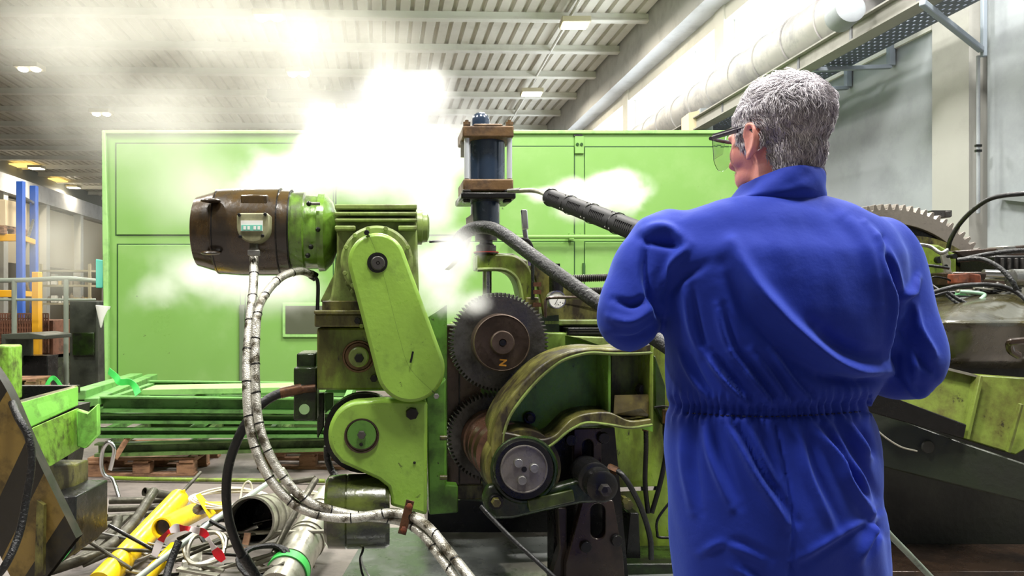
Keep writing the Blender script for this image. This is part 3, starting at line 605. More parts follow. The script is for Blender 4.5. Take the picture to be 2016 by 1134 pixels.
for i, (a, b_, wd, mt, lab) in enumerate((((330, 1100, 3.0), (480, 1068, 3.2), .03, GALV, 'flat pale bar under the red and white tape'), ((345, 1088, 3.05), (470, 1052, 3.25), .025, SCRAP, 'brownish flat bar behind the pale flat bar'),
     ((350, 1120, 2.9), (430, 1134, 2.85), .03, GALV, 'short angle bar at the bottom of the scrap heap'), ((372, 1108, 2.92), (440, 1124, 2.9), .02, GALV, 'thin angle bar just above the short angle bar'), ((480, 1090, 2.95), (488, 1050, 3.0), .03, WOOD, 'pointed wooden sliver at the mouth of the dark duct'), ((560, 1110, 2.8), (500, 1125, 2.8), .03, SCRAP, 'dark bar end beside the green strapped duct'))):
    tag(MB().bar(US(*a), US(*b_), wd, .012).build('scrap_bar', mt, None, .001), lab, 'bar')
tag(MB().prism([US(360, 1100, 3.0), US(398, 1085, 3.05), US(396, 1134, 2.95), US(350, 1140, 2.9)], (0, .004, 0)).build('sheet_offcut', GALV), 'grey sheet metal offcut under the bars', 'sheet')
def coil(name, c, rx, ry, n, r, mt, lab, cat_='cable', tilt=.35):
    rx *= SK; ry *= SK; r *= SK; pts = []
    for i in range(n*14):
        a = i/14*2*math.pi; k_ = 1+.12*math.sin(i*.7)
        pts.append(c+Vector((rx*k_*math.cos(a), ry*k_*math.sin(a)*.9, ry*tilt*math.sin(a)+.006*math.sin(i*1.3)+.003*i/14)))
    return tag(MB().tube(pts, r, 6, 2).build(name, mt), lab, cat_)
coil('cable_coil', US(452, 985, 3.5), .17, .07, 6, .0045, WIREW, 'tangled coil of white cable behind the grey pole')
coil('cable_coil', US(600, 985, 3.4), .09, .05, 4, .005, WIREW, 'pale loose coil of wire on the shiny duct')
coil('steel_hoop', US(405, 1080, 2.95), .075, .06, 2, .008, GALV, 'bent shiny steel hoop under the red and white tape', 'hoop', .8)
coil('black_hose_coil', US(520, 1105, 2.85), .09, .06, 2, .009, DIRTYRUB, 'shiny grey hose loop below the dark duct', 'hose', .7)
coil('black_hose_coil', US(425, 1048, 3.2), .06, .05, 2, .008, RUBBER, 'small black hose loop beside the grey pole', 'hose', .8)
rod('white_cable', [(470, 1000, 3.4), (478, 960, 3.45), (490, 948, 3.45), (496, 965, 3.45), (488, 990, 3.4)], .005, WIREW, 'white cable loop standing up from the coil', 'cable')
# red and white barrier tape, one mesh, two materials
def tape():
    P = cat([US(303, 1095, 2.74), US(318, 1062, 2.74), US(340, 1042, 2.74), US(362, 1040, 2.74), US(386, 1044, 2.74), US(404, 1052, 2.74), US(420, 1078, 2.74), US(440, 1104, 2.74)], 8); V = []; fs = []; mi = []; n = len(P)
    for i, p in enumerate(P):
        tt = (P[min(i+1, n-1)]-P[max(i-1, 0)]).normalized(); s_ = tt.cross(Vector((0, 1, 0))).normalized(); wd = .011*(1.2+.5*math.sin(i*.4)); q = Vector((0, .008*math.sin(i*.5), 0))
        V += [p+s_*wd+q, p-s_*wd-q, p-s_*wd-q+Vector((0, .0015, 0)), p+s_*wd+q+Vector((0, .0015, 0))]
    for i in range(n-1):
        for k_ in range(4): fs.append((4*i+k_, 4*i+(k_+1) % 4, 4*i+4+(k_+1) % 4, 4*i+4+k_)); mi.append((i//7) % 2)
    me = bpy.data.meshes.new('barrier_tape'); me.from_pydata(V, [], fs); me.materials.append(mat('tape_white', srgb(235, 225, 225), .4)); me.materials.append(mat('tape_red', srgb(215, 25, 40), .4))
    for p, q in zip(me.polygons, mi): p.material_index = q
    tag(link('barrier_tape', me), 'red and white barrier tape draped over the scrap', 'tape')
tape()
for i in range(34):
    x = R.uniform(170, 600); y_ = R.uniform(1035, 1134); Y = 3.0+R.random()*.4; a = R.uniform(-1, 1)
    p = US(x, y_, Y); d_ = Vector((math.cos(a), math.sin(a*3)*.5, .25*math.sin(a*2)))*R.uniform(.07, .24)
    mt = R.choice([SCRAP, GALV, BLACK, STEEL])
    tag(MB().cyl(p-d_, p+d_, R.uniform(.006, .012), n=10).build('short_rod', mt), 'short %s rod or pipe in the tangle at the bottom of the scrap heap' % {'scrap_dark_pipe': 'dull brown', 'scrap_galvanised': 'pale galvanised', 'black_oily_steel': 'black', 'worn_bare_steel': 'bare steel'}[mt.name], 'rod', 'short rods in the scrap tangle')
# ================================================================ THE GEAR MACHINE (one bolted assembly)
MA = thing('gear_machine', M(900, 1134, 3.0)*1.0, 'oily green gear-driven machine with motor, belt cover and big dark gears', 'machine'); MA.location.z = 0
def disc(name, cx, cy, r, Y, th, mt, parent=MA, prof=None, n=40, bevel=0, ax=None):
    k = Y/F; pr = [(t_, q*k) for t_, q in prof] if prof else [(0, r*k), (th, r*k)]
    return MB().lathe(M(cx, cy, Y), ax or DD, pr, n).build(name, mt, parent, bevel)
def bolt(cx, cy, r, Y, mt=BLACK, parent=MA, th=.018, n=6, name='bolt'):
    k = Y/F; return MB().lathe(M(cx, cy, Y-.0), DD, [(-th, r*k*.55), (-th, r*k*.9), (0, r*k), (.004, r*k)], n).build(name, mt, parent, .001)
# ---- motor
k_ = 2.95/F; mc = M(520, 457, 2.95); AX = CR
def mt_(px): return (px-520)*k_
MO = MB().lathe(mc, AX, [(mt_(399), 20*k_), (mt_(397), 45*k_), (mt_(394), 62*k_), (mt_(396), 66*k_), (mt_(432), 77*k_), (mt_(434), 81*k_), (mt_(480), 84*k_), (mt_(552), 84*k_), (mt_(553), 81*k_), (mt_(572), 80*k_), (mt_(573), 76*k_)], 56).build('electric_motor', MOTORB, MA, 0, 25)
MB().lathe(mc, AX, [(mt_(573), 77*k_), (mt_(599), 78*k_), (mt_(602), 72*k_), (mt_(625), 71*k_), (mt_(626), 76*k_), (mt_(638), 75*k_), (mt_(652), 60*k_), (mt_(660), 38*k_), (mt_(664), 36*k_)], 56).build('motor_flange', mat('motor_green', srgb(106, 146, 52), .3, speck=.6, sc=26, grime=srgb(34, 26, 10), gs=6, ga=.55, bump=.15, coat=.5, streak=2), MO, 0, 25)['label'] = 'green end bell of the motor'
for x, r in ((436, 81), (552, 84.5), (573, 81.5)): MB().lathe(mc, AX, [(mt_(x), (r-3)*k_), (mt_(x), (r+.5)*k_), (mt_(x+2), (r+.5)*k_), (mt_(x+2), (r-3)*k_)], 56, False).build('motor_band', BLACK, MO)
for py, py2 in ((395, 385), (498, 497)): MB().ell(M(415, py, 2.80), (19*k_, .03, 4.5*k_)).build('cooling_lug', MOTORB, MO)
for px, py in ((608, 401), (626, 452), (612, 486), (606, 503)): MB().ell(M(px, py, 2.79), (5*k_, .012, 5*k_), n=10).build('motor_bolt', BLACK, MO)
for x, y_, r in ((605, 400, 3.5),): MB().cyl(M(604, 401, 2.80), M(630, 401, 2.80), 3*k_).build('tie_bolt', STEEL, MO)
MB().prism([M(x, y_, 2.812) for x, y_ in rect(473, 383, 527, 406)], DD*.1).build('terminal_pad', MOTORB, MO, .006)
jb = MB().prism([M(x, y_, 2.72) for x, y_ in [(466, 424), (470, 419), (526, 419), (530, 424)]+arc(498, 447, 32, 0, -180, 14, 31)], DD*.09).build('junction_box', mat('junction_box_paint', srgb(140, 140, 108), .42, grime=srgb(80, 74, 50), gs=9, ga=.4), MO, .005)
for px, py in ((471, 423), (522, 422), (473, 466), (517, 464)): bolt(px, py, 3.6, 2.715, BLACK, MO, .006, 8, 'box_screw')
ext('nameplate', rect(474, 434, 517, 455), 2.714, .01, WHITEP, MO, 0)
for a, b_, c in ((474, 517, 442),): ext('nameplate_band', rect(475, 443, 516, 454), 2.712, .003, mat('plate_teal', srgb(110, 190, 170), .4), MO, 0)
for a in (479, 487, 499, 507): ext('nameplate_field', rect(a, 445, a+5, 452), 2.711, .002, WHITEP, MO, 0)
MB().cyl(M(500, 478, 2.78), M(500, 493, 2.76), 8*k_).build('cable_gland', STEEL, MO)
MB().bar(M(488, 498, 2.74), M(512, 498, 2.74), .02, 10*k_).build('hose_clamp', STEEL, MO, .002)
# ---- reducer with cooling fins
RD = ext('gear_reducer', [(663, 404), (818, 404), (822, 470), (826, 612), (640, 612), (632, 594), (650, 590), (663, 500)], 2.80, .34, G_RED, MA, .008)
for y0_, y1_, c in ((402, 412, 0), (417, 424, 0), (430, 436, 0)):
    ext('cooling_fin', rect(659, y0_, 821, y1_), 2.74, .10, G_RED, RD, .004)
for x0, x1 in ((659, 700), (784, 821)): ext('cooling_fin', rect(x0, 444, x1, 453), 2.74, .10, G_RED, RD, .004)
ext('fin_back_wall', rect(662, 406, 819, 452), 2.79, .03, G_RED, RD, 0)  # plain wall behind the fins, same paint as the reducer
MB().lathe(M(820, 448, 2.97), CR, [(0, 34*k_), (.02, 34*k_), (.022, 30*k_), (.04, 29*k_), (.048, 20*k_), (.05, 0)], 40).build('end_cap', G_RED, RD)
disc('cover_flange', 742, 515, 72, 2.68, .14, G_RED, RD, prof=[(0, 66), (.008, 71), (.14, 71)])
for a in (75, 105, 130, 155, 25, 200, 225): x, y_ = 742+67*math.cos(math.radians(a)), 515-67*math.sin(math.radians(a)); bolt(x, y_, 5, 2.672, G_RED, RD, .008)
MB().prism([M(x, y_, 2.82) for x, y_ in ((630, 594), (661, 532), (661, 594))], DD*.05).build('gusset', G_RED, RD, .004)
for px, py in ((685, 556), (695, 573)): bolt(px, py, 6, 2.795, G_RED, RD, .01)
ext('mounting_foot', rect(634, 592, 720, 614), 2.74, .42, G_DIRTY, RD, .004)
# ---- belt cover
def capsule(c1, r1, c2, r2, n=20):
    d = math.hypot(c2[0]-c1[0], c2[1]-c1[1]); a = math.degrees(math.atan2(-(c2[1]-c1[1]), c2[0]-c1[0])); b_ = math.degrees(math.acos((r1-r2)/d))
    return arc(*c1, r1, a+b_, a+360-b_, n)+arc(*c2, r2, a-b_, a+b_, n)
BC = ext('belt_cover', capsule((742, 515), 57, (808, 725), 68, 28), 2.52, .16, G_BRIGHT, MA, .012)
disc('shaft_hole', 743, 517, 20, 2.517, .01, BLACK, BC); disc('shaft_end', 744, 518, 14, 2.508, .02, GEARM, BC, prof=[(0, 0), (0, 2), (.003, 3), (0, 4), (0, 12), (.004, 14), (.02, 14)])
MB().tube([M(x, y_, 2.521) for x, y_ in ((726, 462), (740, 495), (756, 545), (770, 600), (788, 670), (808, 726), (862, 780))], .0012, 5).build('seam', G_DARK, BC)
MB().tube([M(x, y_, 2.512) for x, y_ in ((808, 714), (811, 702), (813, 692))], .0035, 8).build('latch_slot', BLACK, BC)
bolt(859, 780, 6, 2.52, STEEL, BC, .008); bolt(722, 458, 6, 2.52, BLACK, BC, .01)
# ---- gearbox under it
GB = ext('gearbox', rect(624, 645, 760, 768), 2.66, .40, G_OIL, MA, .008)
ext('gearbox_lid', rect(619, 618, 718, 644), 2.63, .44, G_DIRTY, GB, .006); ext('gearbox_rim', rect(618, 611, 712, 619), 2.61, .46, G_DIRTY, GB, .004)
disc('bearing_cap', 706, 702, 32, 2.65, .02, RUST, GB, prof=[(0, 0), (0, 26), (.006, 27), (.0, 28), (0, 31), (.01, 32)]); disc('bearing_boss', 706, 703, 20, 2.63, .02, G_RED, GB, prof=[(0, 0), (0, 17), (.005, 20), (.02, 20)])
bolt(707, 705, 10, 2.628, BLACK, GB, .01); bolt(736, 745, 8, 2.65, BLACK, GB, .014); bolt(704, 632, 7, 2.625, BLACK, GB, .016); bolt(712, 642, 5, 2.625, G_OIL, GB, .016)
SB = ext('side_bracket', rect(578, 724, 624, 828), 2.70, .10, G_DARK, MA, .006)
ext('side_bracket_top', rect(584, 696, 622, 726), 2.78, .2, G_DARK, MA, .006); disc('bracket_hole', 599, 806, 10, 2.695, .01, mat('hole_pale', srgb(150, 185, 130), .4), SB)
MB().cyl(M(576, 768, 2.70), M(622, 764, 2.70), .014).build('hose_union', COPPER, SB)
ext('stop_bar', [(624, 774), (638, 774), (638, 840), (626, 864), (624, 860)], 2.82, .03, G_DARK, MA, .004)
ext('stop_bar', [(638, 774), (656, 774), (656, 800), (640, 815)], 2.86, .03, G_PANEL, MA, .004)
# ---- housing plate with round nose
HP = ext('drive_housing', [(755, 786), (842, 790), (841, 1016), (767, 996), (770, 985), (764, 960), (745, 945), (672, 912)]+arc(712, 857, 66, 215, 90, 18, 68), 2.57, .08, G_BRIGHT, MA, .012)
disc('recess_ring', 712, 858, 34, 2.566, .01, BROWN, HP, prof=[(0, 29), (-.003, 31), (-.003, 34), (.01, 34)]); disc('recess_disc', 712, 856, 28, 2.561, .01, mat('recess_green', srgb(76, 120, 44), .35, grime=srgb(50, 70, 28), gs=14, ga=.3), HP)
bolt(712, 856, 9, 2.553, GEARM, HP, .012); bolt(711, 875, 4, 2.558, BLACK, HP, .004); bolt(811, 814, 13, 2.568, BLACK, HP, .012, 7); bolt(816, 911, 3, 2.568, BLACK, HP, .003)
disc('belt_pulley', 716, 853, 78, 2.72, .16, BLACK, MA, prof=[(0, 74), (.0, 78), (.012, 78), (.02, 73), (.03, 78), (.042, 78), (.05, 73), (.06, 78), (.07, 78), (.07, 60), (.16, 60)])
ext('support_plate', [(838, 780), (878, 745), (878, 955), (902, 956), (902, 1010), (845, 1014)], 2.70, .06, mat('support_green', srgb(84, 130, 44), .38, speck=.3, sc=26, grime=srgb(40, 52, 20), gs=6, ga=.42, bump=.1), MA, .006)
for y_ in (862, 940): MB().cyl(M(866, y_, 2.68), M(880, y_, 2.68), 5*2.7/F).build('stud', G_DIRTY, MA)
ext('back_plate', [(820, 640), (880, 600), (880, 960), (842, 960)], 2.80, .05, mat('support_green', None), MA, 0)
# ---- lower motor
mc2 = M(706, 1006, 2.66); k2 = 2.66/F
LM = MB().lathe(mc2, CR, [(-64*k2, 30*k2), (-63*k2, 60*k2), (-57*k2, 69*k2), (-24*k2, 71*k2), (-22*k2, 69*k2), (-20*k2, 71*k2), (52*k2, 71*k2), (60*k2, 66*k2), (61*k2, 30*k2)], 48).build('lower_motor', mat('lower_motor_paint', srgb(78, 88, 36), .2, 0, grime=srgb(14, 12, 8), gs=5, ga=.74, bump=.12, coat=.9, streak=.5), MA, 0, 30)
for px, py in ((644, 988), (645, 1032), (748, 978), (752, 1066)): bolt(px, py, 6, 2.60, BLACK, LM, .01)
MB().tube([M(716, 1070, 2.62), M(714, 1085, 2.6), M(709, 1100, 2.6), M(712, 1125, 2.6), M(722, 1150, 2.6)], .004, 8).build('motor_lead', BLACK, LM); MB().tube([M(716, 1070, 2.62), M(712, 1090, 2.6), M(713, 1110, 2.6), M(730, 1140, 2.6)], .003, 8).build('motor_lead', WHITEP, LM)
# ---- dark column and gears
ext('gear_column', rect(878, 640, 948, 955), 2.88, .20, BROWN, MA, .006); ext('column_edge', rect(903, 650, 906, 952), 2.875, .01, BLACK, MA, 0)
ext('gear_case_back', [(906, 640), (1100, 620), (1110, 860), (1000, 990), (906, 985)], 3.0, .1, G_DARK, MA, 0)
ext('lower_ledge', rect(900, 953, 952, 984), 2.92, .12, G_DIRTY, MA, .006)
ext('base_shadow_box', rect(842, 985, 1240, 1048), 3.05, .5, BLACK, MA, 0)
def gear(name, cx, cy, r, Y, th, n, mt, hole=.2, tooth=7.5, parent=MA):
    k = Y/F; O = []; Rr = (r-tooth)*k; Ro = r*k; p = M(cx, cy, Y); H = []
    for i in range(n):
        a = 2*math.pi*i/n; s_ = 2*math.pi/n
        for da, q in ((-.30, Rr), (-.12, Ro), (.12, Ro), (.30, Rr)):
            O.append(p+CR*(q*math.cos(a+da*s_))+UP*(q*math.sin(a+da*s_))); H.append(p+CR*(r*hole*k*math.cos(a+da*s_))+UP*(r*hole*k*math.sin(a+da*s_)))
    return MB().band(O, H, DD*th).build(name, mt, parent, .0012)
g1 = gear('upper_gear', 983, 674, 99, 2.72, .07, 74, GEARM); disc('gear_hub', 988, 675, 58, 2.655, .07, HUBM, g1, prof=[(0, 0), (0, 52), (.004, 57), (.07, 58)], n=56)
disc('hub_rim', 988, 675, 56, 2.651, .01, HUBM, g1, prof=[(.0, 54), (-.002, 55), (.0, 56.5)], n=56)
disc('gear_boss', 990, 675, 24, 2.63, .03, HUBM, g1, prof=[(.004, 6), (0, 8), (0, 22), (.004, 24), (.03, 24)]); disc('boss_hole', 990, 675, 6, 2.628, .01, BLACK, g1)
def text(body, px, py, Y, h, mt, rot, parent, name='lettering'):
    c = bpy.data.curves.new(name, 'FONT'); c.body = body; c.size = h; c.extrude = .0012; c.align_x = 'CENTER'; c.align_y = 'CENTER'; c.offset = h*.035
    o = bpy.data.objects.new(name, c); COL.objects.link(o); dg = bpy.context.evaluated_depsgraph_get(); me = bpy.data.meshes.new_from_object(o.evaluated_get(dg)); bpy.data.objects.remove(o)
    T = Matrix.Translation(M(px, py, Y)) @ Matrix.Rotation(math.atan(.078), 4, 'Z') @ Matrix.Rotation(math.pi/2, 4, 'X') @ Matrix.Rotation(rot, 4, 'Z'); me.transform(T)
    return link(name, me, mt, parent)
text('N', 991, 714, 2.652, .034, mat('orange_marker', srgb(215, 150, 50), .5), math.radians(84), g1)
g2 = gear('lower_gear', 968, 862, 88, 2.80, .07, 64, GEARM)
RLs = MB(); rf = BROWN
AXL = (M(1032, 925, 2.36)-M(966, 864, 2.80)); ax1 = AXL.normalized(); o_ = M(966, 864, 2.80)
for i, (f, r, nm) in enumerate(((.06, 62, 0), (.2, 60, 0), (.36, 62, 0), (.5, 60, 0))):
    kk = 2.7/F; MB().lathe(o_+AXL*f-ax1*.03, ax1, [(0, r*kk-.012), (0.0, r*kk), (.045, r*kk), (.05, r*kk-.01)], 48).build('roller_disc', mat('roller_rust', srgb(104, 72, 56), .35, .4, grime=srgb(56, 36, 28), gs=8, ga=.4, coat=.3), g2)
# ---- curved casting
oa = cat2([(968, 905), (969, 862), (978, 826), (998, 790), (1027, 756), (1056, 727), (1086, 706), (1114, 694), (1142, 687), (1176, 684), (1213, 686), (1250, 682), (1284, 674)], 5)
ia = cat2([(992, 905), (990, 880), (992, 852), (1004, 818), (1026, 786), (1052, 755), (1078, 730), (1106, 710), (1136, 699), (1165, 694), (1200, 696), (1245, 696), (1284, 694)], 5)
web = ia[10:]+[(1285, 850), (1240, 838), (1198, 818), (1160, 815), (1130, 824), (1110, 838), (1092, 854), (1070, 862), (1040, 858), (1015, 850), (998, 862)]
ARM_G = mat('casting_green', srgb(104, 152, 50), .3, speck=.35, sc=24, grime=srgb(40, 46, 18), gs=5, ga=.42, bump=.1, streak=1.5)
ext('casting_web', web, 2.60, .05, ARM_G, MA, 0)
CA = MB().band([M(x, y_, 2.44) for x, y_ in oa], [M(x, y_, 2.44) for x, y_ in ia], DD*.22, False).build('curved_casting', G_DIRTY, MA, .008)
MB().tube([M(x, y_, 2.445) for x, y_ in ia[4:]], .006, 8, 0).build('casting_bead', G_RED, CA)
lo_u = cat2([(985, 850), (1000, 852), (1020, 856), (1045, 862), (1072, 864), (1094, 856), (1110, 840), (1128, 824), (1155, 814), (1200, 812), (1240, 828), (1284, 824)], 5)
lo_d = cat2([(985, 885), (1005, 885), (1030, 884), (1055, 884), (1078, 880), (1096, 868), (1112, 854), (1130, 842), (1156, 832), (1200, 836), (1240, 842), (1284, 836)], 5)
MB().band([M(x, y_, 2.44) for x, y_ in lo_u], [M(x, y_, 2.44) for x, y_ in lo_d], DD*.2, False).build('lower_flange', G_DIRTY, CA, .006)
MB().tube([M(x, y_, 2.442) for x, y_ in lo_d[12:]], .005, 8, 0).build('casting_bead', G_RED, CA)
ext('casting_rib', rect(1197, 694, 1203, 816), 2.46, .14, ARM_G, CA, .003)
ext('casting_end_wall', rect(1203, 694, 1284, 828), 2.56, .06, mat('casting_end', srgb(112, 130, 50), .35, grime=srgb(50, 44, 20), gs=9, ga=.5, streak=2), CA, .003)
MB().add([M(1210, 778, 2.46), M(1284, 776, 2.46), M(1284, 822, 2.46), M(1208, 816, 2.46), M(1262, 804, 2.44)], [(0, 1, 4), (1, 2, 4), (2, 3, 4), (3, 0, 4)]).build('casting_pocket', mat('pocket_brown', srgb(92, 84, 46), .3, grime=srgb(44, 34, 20), gs=12, ga=.5), CA)
ext('casting_side', rect(1280, 672, 1287, 836), 2.44, .5, G_OIL, CA, .004)
bolt(1263, 766, 12, 2.535, GEARM, CA, .03, 24); bolt(1042, 822, 13, 2.59, BLACK, CA, .012, 24, 'bolt_washer'); bolt(1042, 822, 8, 2.575, GEARM, CA, .02)
MB().box(M(1250, 600, 2.9), (.01, .01, .01)) 
# boss around roller
BO = MB().lathe(M(1032, 925, 2.42), DD, [(0, 68*2.42/F), (-.012, 64*2.42/F), (-.012, 60*2.42/F), (.01, 58*2.42/F), (.18, 74*2.5/F), (.2, 60*2.5/F)], 56).build('roller_boss', G_DARK, MA)
MB().lathe(M(1030, 922, 2.45), DD, [(0, 60*2.45/F), (0, 76*2.45/F), (.16, 80*2.45/F), (.2, 60*2.45/F)], 56, False).build('boss_collar', G_DIRTY, MA)
RO = disc('roller_end', 1032, 925, 60, 2.38, .1, BLACK, MA, prof=[(0, 48), (-.002, 58), (.004, 60), (.12, 60)], n=56)
disc('roller_face', 1032, 924, 48, 2.374, .01, mat('roller_face_steel', srgb(122, 118, 112), .36, .6, grime=srgb(70, 66, 62), gs=12, ga=.4, bump=.08), RO, prof=[(0, 0), (0, 44), (-.004, 45), (-.004, 47), (.004, 48)], n=56)
for x, y_ in ((1020, 911), (1051, 921), (1027, 945)): bolt(x, y_, 9.5, 2.374, STEEL, RO, .012, 24, 'face_bolt')
disc('center_hole', 1032, 924, 5.5, 2.373, .004, BLACK, RO)
# ---- slotted slide plates and link arm
def holed(name, outer, hole, Y, th, mt, bevel=.004):      # plate with a real slot: outer resampled to the hole's count
    n = len(hole); cx = sum(x for x, _ in hole)/n; cy_ = sum(y for _, y in hole)/n; O = []
    for hx_, hy_ in hole:
        dx, dy = hx_-cx, hy_-cy_; best = None
        ang = math.atan2(dy, dx); dx, dy = math.cos(ang), math.sin(ang)
        for i in range(len(outer)):
            x1, y1 = outer[i]; x2, y2 = outer[(i+1) % len(outer)]; ex, ey = x2-x1, y2-y1; den = dx*ey-dy*ex
            if abs(den) < 1e-9: continue
            t_ = ((x1-cx)*ey-(y1-cy_)*ex)/den; s_ = ((x1-cx)*dy-(y1-cy_)*dx)/den
            if t_ > 0 and -1e-6 <= s_ <= 1+1e-6 and (best is None or t_ < best): best = t_
        O.append((cx+dx*best, cy_+dy*best))
    return MB().band([M(x, y_, Y) for x, y_ in O], [M(x, y_, Y) for x, y_ in hole], DD*th).build(name, mt, MA, bevel)
slot = lambda x0, x1, y0, y1: arc((x0+x1)/2, y0+(x1-x0)/2, (x1-x0)/2, 0, 180, 12)+arc((x0+x1)/2, y1-(x1-x0)/2, (x1-x0)/2, 180, 360, 12)
SLP = mat('slide_plate_brown', srgb(54, 40, 33), .3, .35, grime=srgb(24, 18, 15), gs=6, ga=.5, bump=.1, coat=.3)
SP = holed('slide_plate', [(1094, 850), (1104, 844), (1200, 842), (1206, 915), (1206, 960), (1094, 960)], slot(1146, 1168, 866, 935), 2.50, .03, SLP)
SP2 = holed('slide_plate', [(1116, 985), (1220, 985), (1230, 1134), (1233, 1170), (1114, 1170)], slot(1163, 1192, 992, 1061), 2.46, .04, SLP)
ext('slide_backing', [(1090, 850), (1210, 842), (1238, 1148), (1090, 1148)], 2.56, .1, BLACK, MA, 0)
ext('slide_side_plate', [(1098, 1000), (1116, 1000), (1116, 1158), (1080, 1158), (1102, 1080)], 2.5, .05, SLP, MA, .004)
for x, y_ in ((1153, 1076), (1214, 1064), (1124, 866), (1188, 862)): bolt(x, y_, 12, 2.455 if y_ > 1000 else 2.49, BLACK, MA, .01, 24)
LA = ext('link_arm', [(962, 956), (985, 955), (1010, 975), (1079, 962), (1150, 942), (1190, 925), (1200, 990), (1147, 992), (1080, 1006), (1010, 1022), (975, 1023), (958, 1010), (950, 985)], 2.42, .05, G_DARK, MA, .01)
MB().bar(M(1040, 996, 2.405), M(1130, 975, 2.405), .01, .04)  .build('arm_panel', mat('arm_dim_green', srgb(70, 84, 30), .35, grime=srgb(30, 32, 16), gs=14, ga=.5), LA, .006)
disc('pivot_drum', 1172, 944, 35, 2.36, .1, BLACK, LA, prof=[(0, 30), (.004, 34), (.12, 34)]); disc('pivot_cap', 1187, 959, 33, 2.30, .1, BLACK, LA, prof=[(0, 0), (0, 26), (.006, 32), (.1, 33)])
bolt(1190, 964, 13, 2.298, GEARM, LA, .02); disc('nut_bore', 1191, 965, 6, 2.277, .004, BLACK, LA); bolt(976, 988, 16, 2.415, BLACK, LA, .01, 24); bolt(976, 988, 10, 2.405, G_DIRTY, LA, .02)
# ---- right green body panel
ext('machine_side_panel', [(1196, 840), (1290, 676), (1420, 676), (1420, 1134), (1230, 1134), (1200, 960)], 2.80, .3, G_OIL, MA, .006)
ext('panel_gusset', [(1290, 700), (1310, 760), (1310, 840), (1290, 800)], 2.76, .04, G_DARK, MA, .004)
MB().bar(M(1210, 963, 2.76), M(1292, 960, 2.76), .015, .015).build('bare_rail', CHROME, MA)
ext('base_step', [(1240, 1010), (1258, 1010), (1262, 1110), (1228, 1130)], 2.66, .1, BLACK, MA, .004)
ext('base_flange', rect(1225, 1110, 1440, 1141), 2.60, .5, G_DARK, MA, .006)
for q in ([(1271, 830), (1272, 880), (1270, 950), (1276, 1010)], [(1310, 815), (1309, 850), (1311, 890), (1300, 950), (1283, 1010)], [(1330, 975), (1296, 1020), (1294, 1050), (1300, 1058), (1340, 1058)]):
    MB().tube([M(x, y_, 2.74) for x, y_ in q], .009 if q[0][0] < 1325 else .005, 10).build('oil_pipe', BLACK, MA)
    if q[0][0] < 1325: MB().cyl(M(q[0][0], q[0][1]-8, 2.74), M(q[0][0], q[0][1]+18, 2.74), .013, n=6).build('pipe_union', COPPER, MA)
MB().tube([M(1288, 802, 2.76), M(1305, 800, 2.76), M(1325, 803, 2.76)], .004).build('oil_pipe', BLACK, MA); bolt(1232, 990, 12, 2.64, G_DIRTY, MA, .03); bolt(1226, 982, 8, 2.6, G_DIRTY, MA, .03)
# ---- bed behind
ext('bed_casting', [(905, 640), (1076, 616), (1300, 604), (1300, 700), (1200, 760), (905, 760)], 3.12, .5, G_OIL, MA, .006)
ext('bed_top_plate', [(1070, 629), (1300, 629), (1300, 641), (1070, 641)], 3.0, .5, G_RED, MA, .006)
ext('bed_slot', rect(1117, 645, 1300, 661), 2.93, .1, BLACK, MA, .004)
for y_ in (650, 655): ext('slot_lip', rect(1121, y_, 1300, y_+1.5), 2.925, .01, GEARM, MA, 0)
ext('bed_block', [(1074, 655), (1112, 655), (1130, 660), (1300, 664), (1300, 705), (1074, 705)], 2.95, .2, mat('bed_green', srgb(130, 160, 70), .38, grime=srgb(80, 84, 40), gs=8, ga=.35), MA, .006)
ext('bed_ledge', [(1122, 662), (1300, 668), (1300, 684), (1180, 682), (1140, 668)], 2.86, .2, G_RED, MA, .005)
ext('sloping_frame', [(940, 498), (1010, 499), (1060, 524), (1130, 556), (1200, 602), (1300, 640), (1300, 632), (1070, 632), (1064, 590), (1052, 545), (1036, 524), (1010, 512), (940, 512)], 3.02, .14, G_DIRTY, MA, .006)
yo = cat2([(940, 500), (985, 500), (1015, 503), (1038, 520), (1050, 545), (1058, 585), (1062, 640)], 6); yi = cat2([(940, 531), (975, 530), (998, 533), (1015, 546), (1024, 568), (1028, 600), (1030, 640)], 6)
YK = MB().band([M(x, y_, 2.92) for x, y_ in yo], [M(x, y_, 2.92) for x, y_ in yi], DD*.16, False).build('cylinder_yoke', G_OIL, MA, .008)
MB().tube([M(x, y_, 2.918) for x, y_ in yi], .008, 8, 0).build('yoke_bead', G_RED, YK)
ext('yoke_block', rect(1036, 585, 1062, 640), 2.9, .1, G_DIRTY, YK, .005)
for y_ in (560, 575, 600): MB().box(M(1057, y_, 2.88), (.03, .03, .016)).build('yoke_screw', COPPER, YK)
MB().cyl(M(1095, 585, 2.95), M(1095, 545, 2.95), 14*2.95/F).build('valve_body', BLACK, MA); MB().cyl(M(1092, 545, 2.95), M(1092, 524, 2.95), .006).bar(M(1078, 522, 2.95), M(1102, 522, 2.95), .012, .012).build('valve_tee', BLACK, MA)
PG = disc('pressure_gauge', 1097, 590, 18, 2.84, .05, STEEL, MA, prof=[(.004, 15.5), (0, 16), (0, 18), (.05, 18)])
disc('gauge_dial', 1097, 590, 16, 2.843, .004, WHITEP, PG); MB().bar(M(1092, 600, 2.838), M(1098, 589, 2.838), .002, .002).build('gauge_needle', BLACK, PG)
for x, y_ in ((1103, 595), (1099, 600), (1108, 597)): MB().box(M(x, y_, 2.838), (.004, .002, .004)).build('dial_mark', BLACK, PG)
MB().tube([M(1074, 625, 2.80), M(1074, 600, 2.80), M(1076, 590, 2.80), M(1086, 586, 2.79), M(1142, 586, 2.79)], .006, 8).build('oil_pipe', BROWN, MA)
